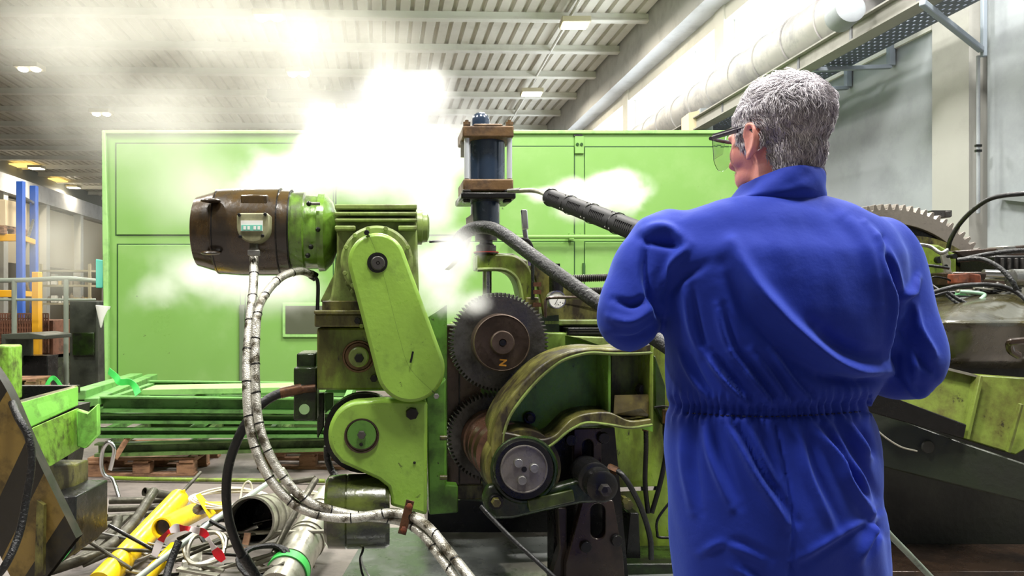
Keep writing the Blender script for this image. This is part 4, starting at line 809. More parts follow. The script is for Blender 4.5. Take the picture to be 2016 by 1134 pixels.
MB().tube([M(1000, 470, 2.88), M(1035, 472, 2.88), M(1044, 480, 2.88), M(1048, 500, 2.88), M(1049, 590, 2.88)], .007, 8).build('oil_pipe', BLACK, MA)
MB().bar(M(1043, 525, 3.0), M(1031, 440, 3.0), .016, .02).build('lever', CHROME, MA, .004); MB().bar(M(1034, 452, 2.99), M(1031, 413, 2.99), .024, .026).build('lever_grip', CHROME, MA, .004)
for y_, x0, x1 in ((546, 1120, 1330), (571, 1150, 1330)):
    r_ = [];
    A_, B_ = M(x0, y_+3, 3.05), M(x1, y_-4, 3.05); L_ = (B_-A_).length; nn = int(L_/.008)
    for i in range(nn): r_ += [(L_*i/nn, .0105), (L_*(i+.35)/nn, .016), (L_*(i+.65)/nn, .016), (L_*(i+.99)/nn, .0105)]
    MB().lathe(A_, B_-A_, r_, 14).build('threaded_spindle', GEARM, MA, 0, 60)
MB().tube([M(845, 476, 3.0), M(900, 474, 3.0), M(925, 476, 3.0)], .005).build('oil_pipe', BLACK, MA)
# ---- hydraulic cylinder
HC = thing('hydraulic_cylinder', M(955, 500, 2.95), 'upright hydraulic cylinder with rusty square flanges and dark barrel', 'cylinder')
HYc = 2.95; kh = HYc/F
def sq(name, x0, x1, y0, y1, mt, dep=.2, Y=HYc-.1, bevel=.006): return ext(name, rect(x0, y0, x1, y1), Y, dep, mt, HC, bevel)
sq('top_flange', 911, 1012, 247, 270, RUST); sq('top_flange_lip', 932, 990, 243, 250, RUST)
MB().lathe(M(946, 250, HYc), UP, [(0, 18*kh), (14*kh, 18*kh), (22*kh, 15*kh), (27*kh, 9*kh), (29*kh, 0)], 32).build('dome_cap', DARKG, HC)
MB().lathe(M(958, 392, HYc), UP, [(20*kh, 36*kh), (125*kh, 36*kh)], 40).build('barrel', DARKG, HC)
for x in (919, 1003):
    for dy in (-.08, .07):
        MB().cyl(M(x, 352, HYc+dy), M(x, 270, HYc+dy), 5.2*kh, n=14).build('tie_rod', mat('tie_rod_steel', srgb(205, 210, 216), .35, .35), HC); MB().lathe(M(x, 247, HYc+dy), UP, [(0, 8*kh), (6*kh, 8*kh), (7*kh, 4*kh), (10*kh, 4*kh)], 6).build('tie_nut', RUST, HC)
MB().bar(M(912, 310, HYc-.02), M(912, 272, HYc-.02), .008, .02).build('scale_strip', GALV, HC)
sq('lower_flange', 912, 1011, 352, 376, RUST); sq('base_plate', 908, 1016, 378, 391, BLACK, .24, HYc-.12)
for x in (920, 1001): sq('base_nut', x-8, x+7, 391, 398, BLACK, .05, HYc-.1); sq('base_nut', x-9, x+8, 371, 379, GEARM, .05, HYc-.1)
MB().lathe(M(955, 450, HYc), UP, [(0, 29*kh), (58*kh, 29*kh)], 36).build('piston_sleeve', DARKG, HC)
MB().lathe(M(957, 500, HYc), UP, [(0, 24*kh), (4*kh, 24*kh), (4*kh, 20*kh), (16*kh, 20*kh), (20*kh, 13*kh), (26*kh, 13*kh), (26*kh, 22*kh), (50*kh, 22*kh)], 32).build('coupling', GEARM, HC); MB().lathe(M(957, 498, HYc), UP, [(0, 25*kh), (2*kh, 25*kh)], 24).build('seal_ring', mat('red_seal', srgb(150, 50, 40), .5), HC)
MB().lathe(M(959, 620, HYc+.02), UP, [(0, 9*kh), (92*kh, 9*kh)], 20).build('piston_rod', STEEL, HC)
# ---- machine base and tray
tag(MB().prism([Vector((U(672, 1100, 2.7).x-.03, 2.15, .30)), Vector((1.3, 2.15, .30)), Vector((1.1, 3.22, .30)), Vector((U(771, 1040, 3.2).x-.09, 3.22, .30))], UP*.06).build('drip_tray', GREYP, None, .006), 'smooth grey drip tray below the gear machine', 'tray')
tag(MB().box((.25, 2.75, .15), (1.2, .9, .3)).build('machine_plinth', G_DARK, None, .01), 'dark plinth hidden under the grey drip tray', 'plinth')
# ---- loose hoses
def hose(name, pts, r, mt, label, cat_='hose', n=12, f=U): return tag(MB().tube([f(*p) for p in pts], r, n, 10).build(name, mt), label, cat_)
pA = [(500, 492, 2.74), (499, 560, 2.66), (491, 640, 2.55), (486, 740, 2.46), (494, 850, 2.42), (530, 940, 2.40), (592, 1000, 2.40), (680, 1020, 2.42), (780, 1010, 2.42), (836, 1032, 2.36), (885, 1088, 2.28), (935, 1150, 2.2)]
pB = [(614, 540, 2.84), (590, 534, 2.8), (555, 545, 2.72), (522, 580, 2.62), (506, 625, 2.54), (503, 740, 2.46), (512, 842, 2.42), (548, 925, 2.40), (604, 985, 2.40), (684, 1012, 2.43), (780, 1024, 2.43), (826, 1046, 2.38), (868, 1098, 2.3), (905, 1150, 2.24)]
def bandr(pts, r0, step, par):
    P = cat([U(*p) for p in pts], 10); acc = 0
    for i in range(1, len(P)):
        acc += (P[i]-P[i-1]).length
        if acc > step: acc = 0; MB().lathe(P[i], P[i]-P[i-1]+Vector((R.uniform(-1, 1), 0, R.uniform(-1, 1)))*.004, [(0, r0*.98), (0, r0*1.10), (.004, r0*1.10), (.004, r0*.98)], 12, False).build('cable_tie', BLACK, par)
ha = hose('braided_conduit', pA, .0155, BRAID, 'steel-braided hose dropping from the terminal box of the brown motor', n=16)
hb = hose('braided_conduit', pB, .0145, BRAID, 'steel-braided hose arching down from behind the brown motor', n=16)
bandr(pA, .0155, .095, ha); bandr(pB, .0145, .088, hb)
MB().cyl(U(612, 540, 2.85), U(622, 546, 2.86), .017).build('end_ferrule', BLACK, hb)
tag(MB().tube([M(621, 545, 2.86), M(626, 560, 2.86), M(625, 612, 2.84)], .007).build('steel_tube', BLACK), 'thin black tube running from the braided hose end down to the gearbox', 'pipe')
sc = thing('hose_clamp', U(800, 1020, 2.38), 'rusty strap clamp holding the two braided hoses together', 'clamp')
MB().bar(U(808, 985, 2.385), U(791, 1052, 2.385), .003, .026).build('clamp_strip', COPPER, sc, .002)
for x, y_ in ((806, 996), (795, 1042)): MB().lathe(U(x, y_, 2.38), (0, -1, 0), [(0, .01), (.01, .01), (.012, .006)], 6).build('clamp_bolt', ORUST, sc)
hc = hose('hydraulic_hose', [(622, 764, 2.68), (575, 768, 2.66), (528, 786, 2.64), (490, 824, 2.62), (458, 890, 2.62), (446, 950, 2.64), (450, 1020, 2.68), (472, 1085, 2.72), (500, 1128, 2.75)], .0165, RUBBER, 'thick black rubber hose curving from the copper fitting down to the scrap', n=16)
MB().cyl(U(594, 765, 2.665), U(552, 774, 2.65), .019, n=16).build('copper_ferrule', COPPER, hc); MB().cyl(U(478, 1093, 2.72), U(505, 1134, 2.75), .019, .017, 16).build('end_ferrule', DIRTYRUB, hc)
hose('black_hose', [(644, 878, 2.85), (645, 905, 2.85), (655, 930, 2.85), (672, 948, 2.82)], .013, DIRTYRUB, 'short dark hose behind the round nose of the green housing')
hose('oil_line', [(946, 996, 2.4), (970, 1022, 2.38), (1010, 1062, 2.34), (1060, 1108, 2.3), (1095, 1140, 2.28)], .007, RUBBER, 'thin black line running from the link arm down across the grey tray')
hb2 = hose('black_hose', [(1206, 922, 2.5), (1225, 935, 2.46), (1245, 965, 2.46), (1266, 1010, 2.48), (1280, 1060, 2.5), (1282, 1100, 2.52)], .009, RUBBER, 'black hose arching from the pivot down in front of the green side panel')
MB().cyl(U(1198, 920, 2.5), U(1216, 928, 2.48), .014, n=6).build('hose_union', COPPER, hb2)
# thick rubber hose over the yoke
hose('rubber_steam_hose', [(895, 490, 2.78), (905, 468, 2.72), (930, 450, 2.66), (960, 448, 2.6), (990, 460, 2.55), (1040, 497, 2.46), (1110, 548, 2.34), (1186, 602, 2.22), (1300, 672, 2.06), (1340, 700, 2.0)], .0225, DIRTYRUB, 'thick wet black hose looping over the yoke toward the worker', n=20)
tag(MB().band([M(x, y_, 2.86) for x, y_ in arc(820, 440, 112, -55, 10, 14)], [M(x, y_, 2.86) for x, y_ in arc(800, 440, 118, -50, 5, 14)], DD*.01, False).build('curved_guard', GALV), 'pale curved metal guard half hidden in the steam', 'guard')

# ================================================================ RIGHT-HAND MACHINE
RM = thing('geared_wire_machine', U(1900, 1134, 3.0), 'dark oily machine with a large toothed wheel at the right edge', 'machine'); RM.location.z = 0
WY = 3.6; kw = WY/F; wc = U(1752, 626, WY)
def gearU(name, c, r, rin, th, n, tooth, mt, parent):
    O = []; H = []
    for i in range(n):
        a = 2*math.pi*i/n; s_ = 2*math.pi/n
        for da, q in ((-.34, r-tooth), (-.14, r), (.14, r), (.34, r-tooth)):
            d_ = Vector((math.cos(a+da*s_), 0, math.sin(a+da*s_))); O.append(c+d_*q); H.append(c+d_*rin)
    return MB().band(O, H, Vector((0, th, 0))).build(name, mt, parent, .002)
bw = gearU('toothed_wheel', wc, 225*kw, 186*kw, .16, 96, 11*kw, mat('wheel_steel', srgb(135, 128, 120), .42, .5, grime=srgb(90, 84, 78), gs=7, ga=.4, bump=.1), RM)
MB().lathe(wc+Vector((0, .02, 0)), (0, 1, 0), [(0, 150*kw), (0, 188*kw), (.1, 188*kw)], 64).build('wheel_recess', BLACK, bw)
def discU(name, c, prof, mt, parent, n=64): return MB().lathe(c, (0, 1, 0), prof, n).build(name, mt, parent)
discU('wheel_disc', wc+Vector((.03, -.12, -.03)), [(0, 0), (0, 170*kw), (.06, 173*kw), (.14, 173*kw)], G_DIRTY, bw)
for i in range(24):
    a = math.radians(15*i+7); c = wc+Vector((.03+150*kw*math.cos(a), -.123, -.03+150*kw*math.sin(a))); discU('disc_hole', c, [(0, 0), (0, 8*kw), (.02, 8*kw)], BLACK, bw, 16)
ext('guide_bar', rect(1862, 415, 1873, 428), 3.7, .1, GEARM, RM, .004, U); MB().bar(U(1830, 421, 3.72), U(1870, 421, 3.72), .03, .03).build('guide_bar', GEARM, RM)
ext('bearing_housing', [(1798, 478), (1850, 482), (1884, 500), (1884, 580), (1870, 640), (1798, 640)], 3.3, .2, G_OIL, RM, .01, U)
for x, y_, r in ((1845, 512, 7), (1806, 525, 5), (1874, 505, 5)): MB().lathe(U(x, y_, 3.29), (0, -1, 0), [(0, r*.0022), (.02, r*.0022), (.02, r*.0011)], 16).build('port', BLACK, RM)
MB().prism([U(1784, 470, 3.26), U(1806, 470, 3.26), U(1806, 482, 3.26), U(1790, 482, 3.26)], (0, .2, 0)).build('ledge', G_RED, RM, .003)
br = ext('pale_bracket', [(1853, 500), (1866, 496), (1873, 515), (1872, 528), (1884, 560), (1884, 572), (1870, 572), (1860, 530)], 3.2, .012, GALV, RM, .002, U)
for x, y_ in ((1866, 505), (1878, 564), (1861, 524)): MB().lathe(U(x, y_, 3.195), (0, -1, 0), [(0, .007), (.008, .007)], 8).build('bracket_bolt', BLACK, br)
# bed with shiny rails
ext('top_rail', [(1880, 494), (1960, 488), (2060, 478), (2060, 500), (1900, 512)], 3.4, .2, BROWN, RM, .006, U)
ext('rail_clamp', rect(1976, 484, 2000, 494), 3.36, .1, STEEL, RM, .004, U)
ext('comb_block', rect(1960, 503, 2060, 545), 3.2, .2, BLACK, RM, .006, U)
for x in (1972, 1986, 2000, 2012): ext('comb_slot', rect(x, 508, x+5, 532), 3.19, .02, GEARM, RM, .002, U)
MB().cyl(U(1936, 541, 3.05), U(2080, 545, 3.0), .022, n=20).build('polished_shaft', CHROME, RM); MB().cyl(U(1990, 548, 3.0), U(2060, 548, 3.0), .036, n=20).build('shaft_collar', STEEL, RM)
ext('rusty_guide', rect(1878, 535, 2060, 562), 3.15, .25, BROWN, RM, .006, U); ext('orange_rust_block', [(1908, 537), (1932, 540), (1934, 560), (1908, 558)], 3.0, .12, ORUST, RM, .006, U)
ext('green_gusset', [(1880, 582), (1898, 572), (1936, 590), (1900, 600), (1885, 600)], 3.1, .05, mat('gusset_green', srgb(100, 165, 110), .4, grime=srgb(50, 80, 50), gs=20, ga=.3), RM, .004, U)
ext('pale_box', rect(1984, 560, 2024, 592), 3.1, .1, GALV, RM, .004, U)
# hood
def hood():
    V = []; fs = []; n = 14; rows = [(576, 1965, 2090), (585, 1930, 2100), (596, 1898, 2110), (612, 1868, 2120), (628, 1852, 2125), (632, 1846, 2126), (660, 1843, 2126), (695, 1842, 2126), (735, 1846, 2126)]
    yr = [2.95, 2.85, 2.76, 2.68, 2.62, 2.56, 2.60, 2.63, 2.68]
    for (py, x0, x1), Y in zip(rows, yr):
        for i in range(n+1):
            f = i/n; x = x0+(x1-x0)*f; V.append(U(x, py, Y+.10*(1-math.sin(math.pi*min(1, f*1.6+.1)))+.04*math.sin(f*5)))
    m = len(rows)
    for j in range(m-1):
        for i in range(n): fs.append((j*(n+1)+i, j*(n+1)+i+1, (j+1)*(n+1)+i+1, (j+1)*(n+1)+i))
    b = len(V)
    for j in range(m):
        for i in range(n+1): V.append(Vector(V[j*(n+1)+i])+Vector((0, .4, 0)))
    for j in range(m-1):
        for i in range(n): fs.append(tuple(b+q for q in ((j+1)*(n+1)+i, (j+1)*(n+1)+i+1, j*(n+1)+i+1, j*(n+1)+i)))
    for i in range(n): fs.append((i+1, i, b+i, b+i+1)); q = (m-1)*(n+1)+i; fs.append((q, q+1, b+q+1, b+q))
    for j in range(m-1): q = j*(n+1); r_ = q+n+1; fs.append((q, r_, b+r_, b+q)); q += n; r_ = q+n+1; fs.append((r_, q, b+q, b+r_))
    o = MB().add(V, fs).build('rounded_hood', mat('hood_oily', srgb(60, 56, 30), .26, .1, grime=srgb(34, 34, 18), gs=5, ga=.55, bump=.3, bs=20, coat=.6), RM, 0, 50)
    md = o.modifiers.new('s', 'SUBSURF'); md.levels = 2; md.render_levels = 2; return o
hood()
MB().tube([U(2060, 668, 2.5), U(2000, 672, 2.5), U(1988, 676, 2.52), U(1990, 690, 2.54), U(2005, 700, 2.55)], .012).build('hood_rim', BROWN, RM)
# dark body and green beam below
DKM = mat('dark_machine_body', srgb(20, 24, 15), .5, .1, grime=srgb(14, 14, 12), gs=3, ga=.55, bump=.2)
ext('machine_body', [(1640, 640), (1840, 640), (2140, 640), (2140, 1500), (1640, 1500)], 2.9, .8, DKM, RM, .01, U)
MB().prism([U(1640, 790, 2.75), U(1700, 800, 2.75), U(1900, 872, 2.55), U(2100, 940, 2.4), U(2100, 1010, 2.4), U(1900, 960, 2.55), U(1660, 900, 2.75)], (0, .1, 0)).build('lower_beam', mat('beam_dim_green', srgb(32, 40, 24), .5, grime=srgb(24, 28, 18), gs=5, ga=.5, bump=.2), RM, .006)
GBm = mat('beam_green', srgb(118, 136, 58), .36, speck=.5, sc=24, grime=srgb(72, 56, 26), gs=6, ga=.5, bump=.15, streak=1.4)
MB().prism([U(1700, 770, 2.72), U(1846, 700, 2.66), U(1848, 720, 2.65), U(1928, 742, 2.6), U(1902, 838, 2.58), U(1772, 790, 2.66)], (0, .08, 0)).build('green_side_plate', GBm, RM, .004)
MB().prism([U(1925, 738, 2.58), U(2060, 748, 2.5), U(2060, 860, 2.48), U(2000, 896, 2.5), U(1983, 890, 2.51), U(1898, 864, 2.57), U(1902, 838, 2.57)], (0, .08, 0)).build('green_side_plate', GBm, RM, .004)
MB().bar(U(1930, 740, 2.56), U(1902, 864, 2.55), .02, .012).build('plate_rib', GBm, RM, .002); MB().bar(U(2010, 795, 2.47), U(1984, 890, 2.49), .015, .01).build('plate_rib', GBm, RM, .002)
MB().prism([U(1700, 768, 2.6), U(1764, 784, 2.6), U(1904, 836, 2.52), U(1898, 864, 2.52), U(1850, 850, 2.55), U(1700, 808, 2.62)], (0, .06, 0)).build('black_guard', BLACK, RM, .004)
MB().bar(U(1840, 720, 2.64), U(1930, 742, 2.59), .03, .008).build('bright_edge', GALV, RM)
MB().lathe(U(1826, 880, 2.6), (0, -1, 0), [(0, .022), (.006, .02)], 20).build('worn_spot', mat('worn_spot_grey', srgb(44, 46, 42), .6), RM)
MB().box(U(1880, 1110, 2.75), (1.2, .3, .05)).build('foot_rail', BROWN, RM, .005)
tag(MB().tube([U(1704, 815, 2.5), U(1730, 850, 2.5), U(1770, 878, 2.5), U(1805, 888, 2.52)], .003, 6).build('thin_wire', GALV), 'thin pale wire sagging beside the worker\'s waist over the dark machine', 'wire')
RC = [([(1795, 480, 3.2), (1830, 485, 3.18), (1852, 498, 3.15), (1866, 492, 3.15)], .008, STEEL, 'knobbly metal linkage rod on top of the bearing housing'),
 ([(1798, 520, 3.15), (1840, 524, 3.12), (1868, 528, 3.12)], .006, RUBBER, 'short black cable below the linkage rod'),
 ([(1806, 545, 3.1), (1830, 560, 3.08), (1852, 575, 3.05)], .009, BLACK, 'stiff black rod slanting across the bearing housing'),
 ([(1812, 585, 3.0), (1850, 572, 2.98), (1900, 562, 2.95), (1960, 562, 2.92), (2000, 575, 2.9), (2030, 600, 2.85)], .009, RUBBER, 'black cable curving over the top of the rounded hood'),
 ([(1815, 590, 3.0), (1845, 581, 3.0), (1865, 574, 3.0)], .007, RUBBER, 'short black cable running up to the pale bracket'),
 ([(1812, 577, 3.05), (1850, 576, 3.03), (1880, 576, 3.0)], .006, BLACK, 'straight black line just left of the pale bracket'),
 ([(1820, 566, 3.1), (1835, 546, 3.1), (1860, 548, 3.1), (1872, 553, 3.1)], .004, BLACK, 'fine black loop on the green bearing housing'),
 ([(1885, 512, 3.0), (1930, 510, 2.95), (1965, 525, 2.9), (1990, 550, 2.86), (2002, 572, 2.85)], .009, DIRTYRUB, 'grey-black cable arching in front of the comb block'),
 ([(1900, 510, 3.05), (1950, 500, 3.0), (2000, 494, 2.95), (2040, 494, 2.95)], .01, DIRTYRUB, 'grey-black cable running out along the top rail to the edge'),
 ([(1866, 494, 3.4), (1872, 470, 3.35), (1890, 440, 3.3), (1920, 410, 3.2), (1960, 388, 3.1), (2040, 379, 3.0)], .0095, RUBBER, 'black cable rising in a wide arch to the right edge'),
 ([(1865, 575, 2.9), (1885, 588, 2.88), (1905, 598, 2.86)], .007, DIRTYRUB, 'short pale-edged cable end before the hood'),
 ([(1862, 580, 2.9), (1880, 594, 2.88), (1898, 602, 2.86)], .006, DIRTYRUB, 'lower short cable end before the hood'),
 ([(1890, 574, 2.95), (1920, 576, 2.93), (1938, 580, 2.92), (1930, 590, 2.9)], .007, mat('pale_green_tube', srgb(150, 185, 160), .4), 'pale green tube bent behind the hood')]
for q, r, mt, lab in RC: hose('cable', q, r, mt, lab, 'cable')
for i in range(14):
    x = 1905+R.random()*85; y_ = 566+R.random()*22; a = R.uniform(-.5, .5); p = U(x, y_, 3.0)
    tag(MB().cyl(p-Vector((.06*math.cos(a), 0, .04*math.sin(a))), p+Vector((.06*math.cos(a), .02, .04*math.sin(a))), .006, n=8).build('short_pipe', R.choice([GALV, BLACK, STEEL])), 'short thin pipe in the oily tangle behind the rounded hood', 'pipe', 'thin pipes behind the hood')
# ================================================================ THE WORKER
def remesh(mb, voxel, smooth_it=4, fac=.6):
    me = bpy.data.meshes.new('tmp'); me.from_pydata(mb.v, [], mb.f); me.update()
    bm = bmesh.new(); bm.from_mesh(me); bmesh.ops.remove_doubles(bm, verts=bm.verts, dist=1e-5); bmesh.ops.recalc_face_normals(bm, faces=bm.faces); bm.to_mesh(me); bm.free()
    o = bpy.data.objects.new('tmp', me); COL.objects.link(o)
    m = o.modifiers.new('r', 'REMESH'); m.mode = 'VOXEL'; m.voxel_size = voxel; m.adaptivity = 0
    s_ = o.modifiers.new('s', 'SMOOTH'); s_.iterations = smooth_it; s_.factor = fac
    dg = bpy.context.evaluated_depsgraph_get(); me2 = bpy.data.meshes.new_from_object(o.evaluated_get(dg)); bpy.data.objects.remove(o); bpy.data.meshes.remove(me); return me2
def loft(rings, n=40, e=2.3):      # rings: (center, half width, half depth), horizontal slices
    V = []; fs = []
    for c, a, b_ in rings:
        for i in range(n):
            g = 2*math.pi*i/n; cs, sn = math.cos(g), math.sin(g)
            V.append(c+Vector((a*math.copysign(abs(cs)**(2/e), cs), b_*math.copysign(abs(sn)**(2/e), sn), 0)))
    m = len(rings)
    for k in range(m-1):
        for i in range(n): j = (i+1) % n; fs.append((k*n+i, k*n+j, (k+1)*n+j, (k+1)*n+i))
    fs += [tuple(range(n)), tuple(range((m-1)*n, m*n))]; return V, fs
MY = 1.5
def prof(rows, shrink=0):
    out = []
    for py, xl, xr, yc, dp in rows:
        c = U((xl+xr)/2, py, yc); out.append((c, max(.01, (xr-xl)/2*yc/F-shrink), max(.01, dp-shrink)))
    return out
TORSO = [(384, 1452, 1592, 1.50, .070), (394, 1412, 1622, 1.50, .082), (406, 1372, 1654, 1.50, .092), (420, 1330, 1694, 1.50, .102), (438, 1296, 1732, 1.50, .112), (462, 1280, 1762, 1.50, .120),
         (500, 1274, 1778, 1.49, .130), (550, 1284, 1776, 1.49, .136), (610, 1300, 1766, 1.49, .138), (680, 1310, 1752, 1.495, .135), (735, 1312, 1730, 1.50, .132), (775, 1314, 1704, 1.50, .128), (800, 1318, 1692, 1.50, .122),
         (830, 1316, 1706, 1.50, .130), (880, 1316, 1716, 1.50, .140), (960, 1321, 1716, 1.50, .150), (1030, 1326, 1734, 1.50, .152), (1100, 1332, 1738, 1.50, .145), (1150, 1336, 1734, 1.50, .135)]
LSH, LEL, LHA = U(1306, 482, 1.50), U(1236, 634, 1.49), Vector((.512, 1.79, 1.435))
RSH, REL, RHA = U(1738, 500, 1.50), U(1782, 722, 1.49), Vector((.600, 1.70, 1.355))
FEET = ((1440, 1.50), (1628, 1.50))
def lerp(a, b_, t_): return a+(b_-a)*t_
PER = thing('person', (U(1535, 600, 1.5).x, 1.5, 0), 'grey-haired man in blue coverall seen from behind, pointing a steam lance', 'person')
# coverall --------------------------------------------------------
cm = MB(); V, fs = loft(prof(TORSO), 48, 2.25); cm.add(V, fs)
LW, RW = lerp(LEL, LHA, .72), lerp(REL, RHA, .76)
cm.tube([LSH+Vector((.05, 0, .0)), LSH, lerp(LSH, LEL, .5)+Vector((-.012, 0, .0)), LEL, lerp(LEL, LW, .5), LW], .06, 20, 8, rf=lambda f: .064+.003*math.sin(f*6)-.016*max(0, f-.7)/.3)
cm.tube([RSH+Vector((-.05, 0, .0)), RSH, lerp(RSH, REL, .5)+Vector((.008, 0, 0)), REL, lerp(REL, RW, .5), RW], .06, 20, 8, rf=lambda f: .066+.003*math.sin(f*6)-.018*max(0, f-.7)/.3)
for fx, yc in FEET:
    h = U(fx, 1110, yc); f_ = Vector((h.x+(.02 if fx > 1500 else -.02), yc+.02, .09))
    cm.tube([h, lerp(h, f_, .5)+Vector((0, .02, 0)), f_], .09, 24, 8, rf=lambda f: .104-.030*f)
cme = remesh(cm, .0048, 26, .7)
n = len(cme.vertices); co = np.empty(3*n); cme.vertices.foreach_get('co', co); co = co.reshape(-1, 3)
no = np.empty(3*n); cme.vertex_normals.foreach_get('vector', no) if hasattr(cme, 'vertex_normals') else cme.vertices.foreach_get('normal', no); no = no.reshape(-1, 3)
px = co[:, 0]/co[:, 1]*F+CX; py = HY-(co[:, 2]-CAMZ)/co[:, 1]*F
back = np.clip(-no[:, 1]*1.4+.3, 0, 1)
disp = np.zeros(n)
def fold(pts, wd, amp, taper=True, mask=None):
    global disp
    P = np.array([(a, b_) for a, b_ in cat2(pts, 6)]); best = np.full(n, 1e9); tt = np.zeros(n); L = len(P)-1
    for i in range(L):
        a, d_ = P[i], P[i+1]-P[i]; l2 = (d_**2).sum()+1e-9
        t_ = np.clip(((px-a[0])*d_[0]+(py-a[1])*d_[1])/l2, 0, 1); q = (px-a[0]-t_*d_[0])**2+(py-a[1]-t_*d_[1])**2
        k = q < best; best[k] = q[k]; tt[k] = (i+t_[k])/L
    s_ = np.exp(-best/(wd*wd)); s_ *= np.sin(np.pi*np.clip(tt, .04, .96))**.6 if taper else 1
    disp += 1.75*amp*s_*back
fold([(1440, 480), (1475, 545), (1509, 592), (1567, 650), (1626, 698), (1684, 727), (1750, 733)], 15, .016)
fold([(1425, 520), (1462, 600), (1520, 672), (1590, 726), (1660, 755)], 18, -.010)
fold([(1600, 640), (1650, 680), (1700, 700), (1745, 700)], 16, -.010)
fold([(1620, 742), (1690, 752), (1745, 742)], 9, -.010)
fold([(1734, 470), (1756, 545), (1772, 590), (1766, 654), (1764, 735)], 7, -.013)
fold([(1722, 470), (1742, 550), (1756, 600), (1752, 700)], 8, .008)
fold([(1810, 545), (1790, 575), (1774, 592)], 7, .010)
fold([(1700, 440), (1745, 500), (1765, 550), (1778, 590)], 9, .008)
fold([(1660, 425), (1700, 470), (1720, 530), (1735, 600)], 14, .006)
fold([(1272, 480), (1272, 555), (1306, 632)], 8, -.011); fold([(1262, 470), (1300, 478), (1340, 486)], 8, -.009); fold([(1268, 455), (1310, 450), (1350, 470)], 10, .007)
fold([(1298, 570), (1325, 520), (1360, 480)], 9, .007); fold([(1308, 590), (1345, 545), (1390, 520)], 10, -.005)
fold([(1208, 590), (1245, 600), (1275, 585)], 8, -.008); fold([(1200, 625), (1245, 632), (1290, 600)], 9, .007); fold([(1205, 665), (1250, 668), (1290, 640)], 8, -.006)
fold([(1800, 600), (1810, 650), (1840, 700)], 7, .008); fold([(1775, 640), (1805, 700), (1838, 735)], 8, -.008); fold([(1778, 740), (1800, 770), (1830, 765)], 8, .007); fold([(1785, 660), (1800, 700), (1800, 745)], 7, .006)
for q, a in (([(1337, 690), (1365, 745), (1394, 786)], .006), ([(1385, 690), (1430, 750), (1474, 798)], .010), ([(1440, 690), (1485, 752), (1524, 800)], .009), ([(1478, 690), (1520, 745), (1555, 796)], .007), ([(1520, 690), (1560, 750), (1598, 790)], .006), ([(1410, 600), (1425, 660), (1450, 720)], .005), ([(1350, 560), (1360, 640), (1380, 700)], .005)):
    fold(q, 7, a); fold([(x+15, y_+2) for x, y_ in q], 7, -a*.8)
for q, a in (([(1428, 826), (1460, 885), (1490, 940), (1551, 1030)], .011), ([(1597, 838), (1646, 899), (1666, 945), (1715, 1010)], .012), ([(1627, 832), (1681, 922), (1722, 1000)], .008), ([(1385, 830), (1400, 900), (1440, 1000)], .007), ([(1345, 830), (1350, 920), (1365, 1010)], .005), ([(1570, 845), (1590, 930), (1640, 1044)], .006), ([(1470, 830), (1500, 900), (1525, 950)], .006), ([(1660, 820), (1690, 870), (1710, 900)], .008), ([(1735, 1060), (1700, 1030), (1640, 1060), (1560, 1110)], .005), ([(1380, 1090), (1430, 1070), (1500, 1100)], .004), ([(1440, 1115), (1470, 1130), (1500, 1160)], .004), ([(1690, 1100), (1710, 1060), (1720, 1030)], .007)):
    fold(q, 9, a); fold([(x+17, y_-2) for x, y_ in q], 9, -a*.75)
fold([(1528, 834), (1552, 945), (1562, 1040), (1556, 1150)], 3.5, -.004, False)
yb = 797+10*np.sin((px-1315)/380*np.pi)                      # the elasticated waist sags a little in the middle
trunk = ((px > 1300) & (px < 1712) & (py > 740) & (py < 880))*1.0
ed = np.exp(-((py-yb)/13)**2)*trunk; disp += -.008*ed
gat = np.sin(px*2*np.pi/14.5+2.2*np.sin(px/31.)+.5*np.sin(px/7.))
disp += trunk*.0042*gat*np.exp(-((py-yb)/26)**2)
disp += -.004*np.exp(-((py-yb-14)/4.0)**2)*trunk*back
co2 = co+no*disp[:, None]
nz = np.array([noise.noise(Vector((x*7, y_*7, z*4))) for x, y_, z in co]); nz2 = np.array([noise.noise(Vector((x*20+y_*6, y_*14, z*9+x*12))) for x, y_, z in co])
co2 += no*(nz*.007+nz2*.0045)[:, None]
cme.vertices.foreach_set('co', co2.reshape(-1)); cme.update(); cme.materials.clear()
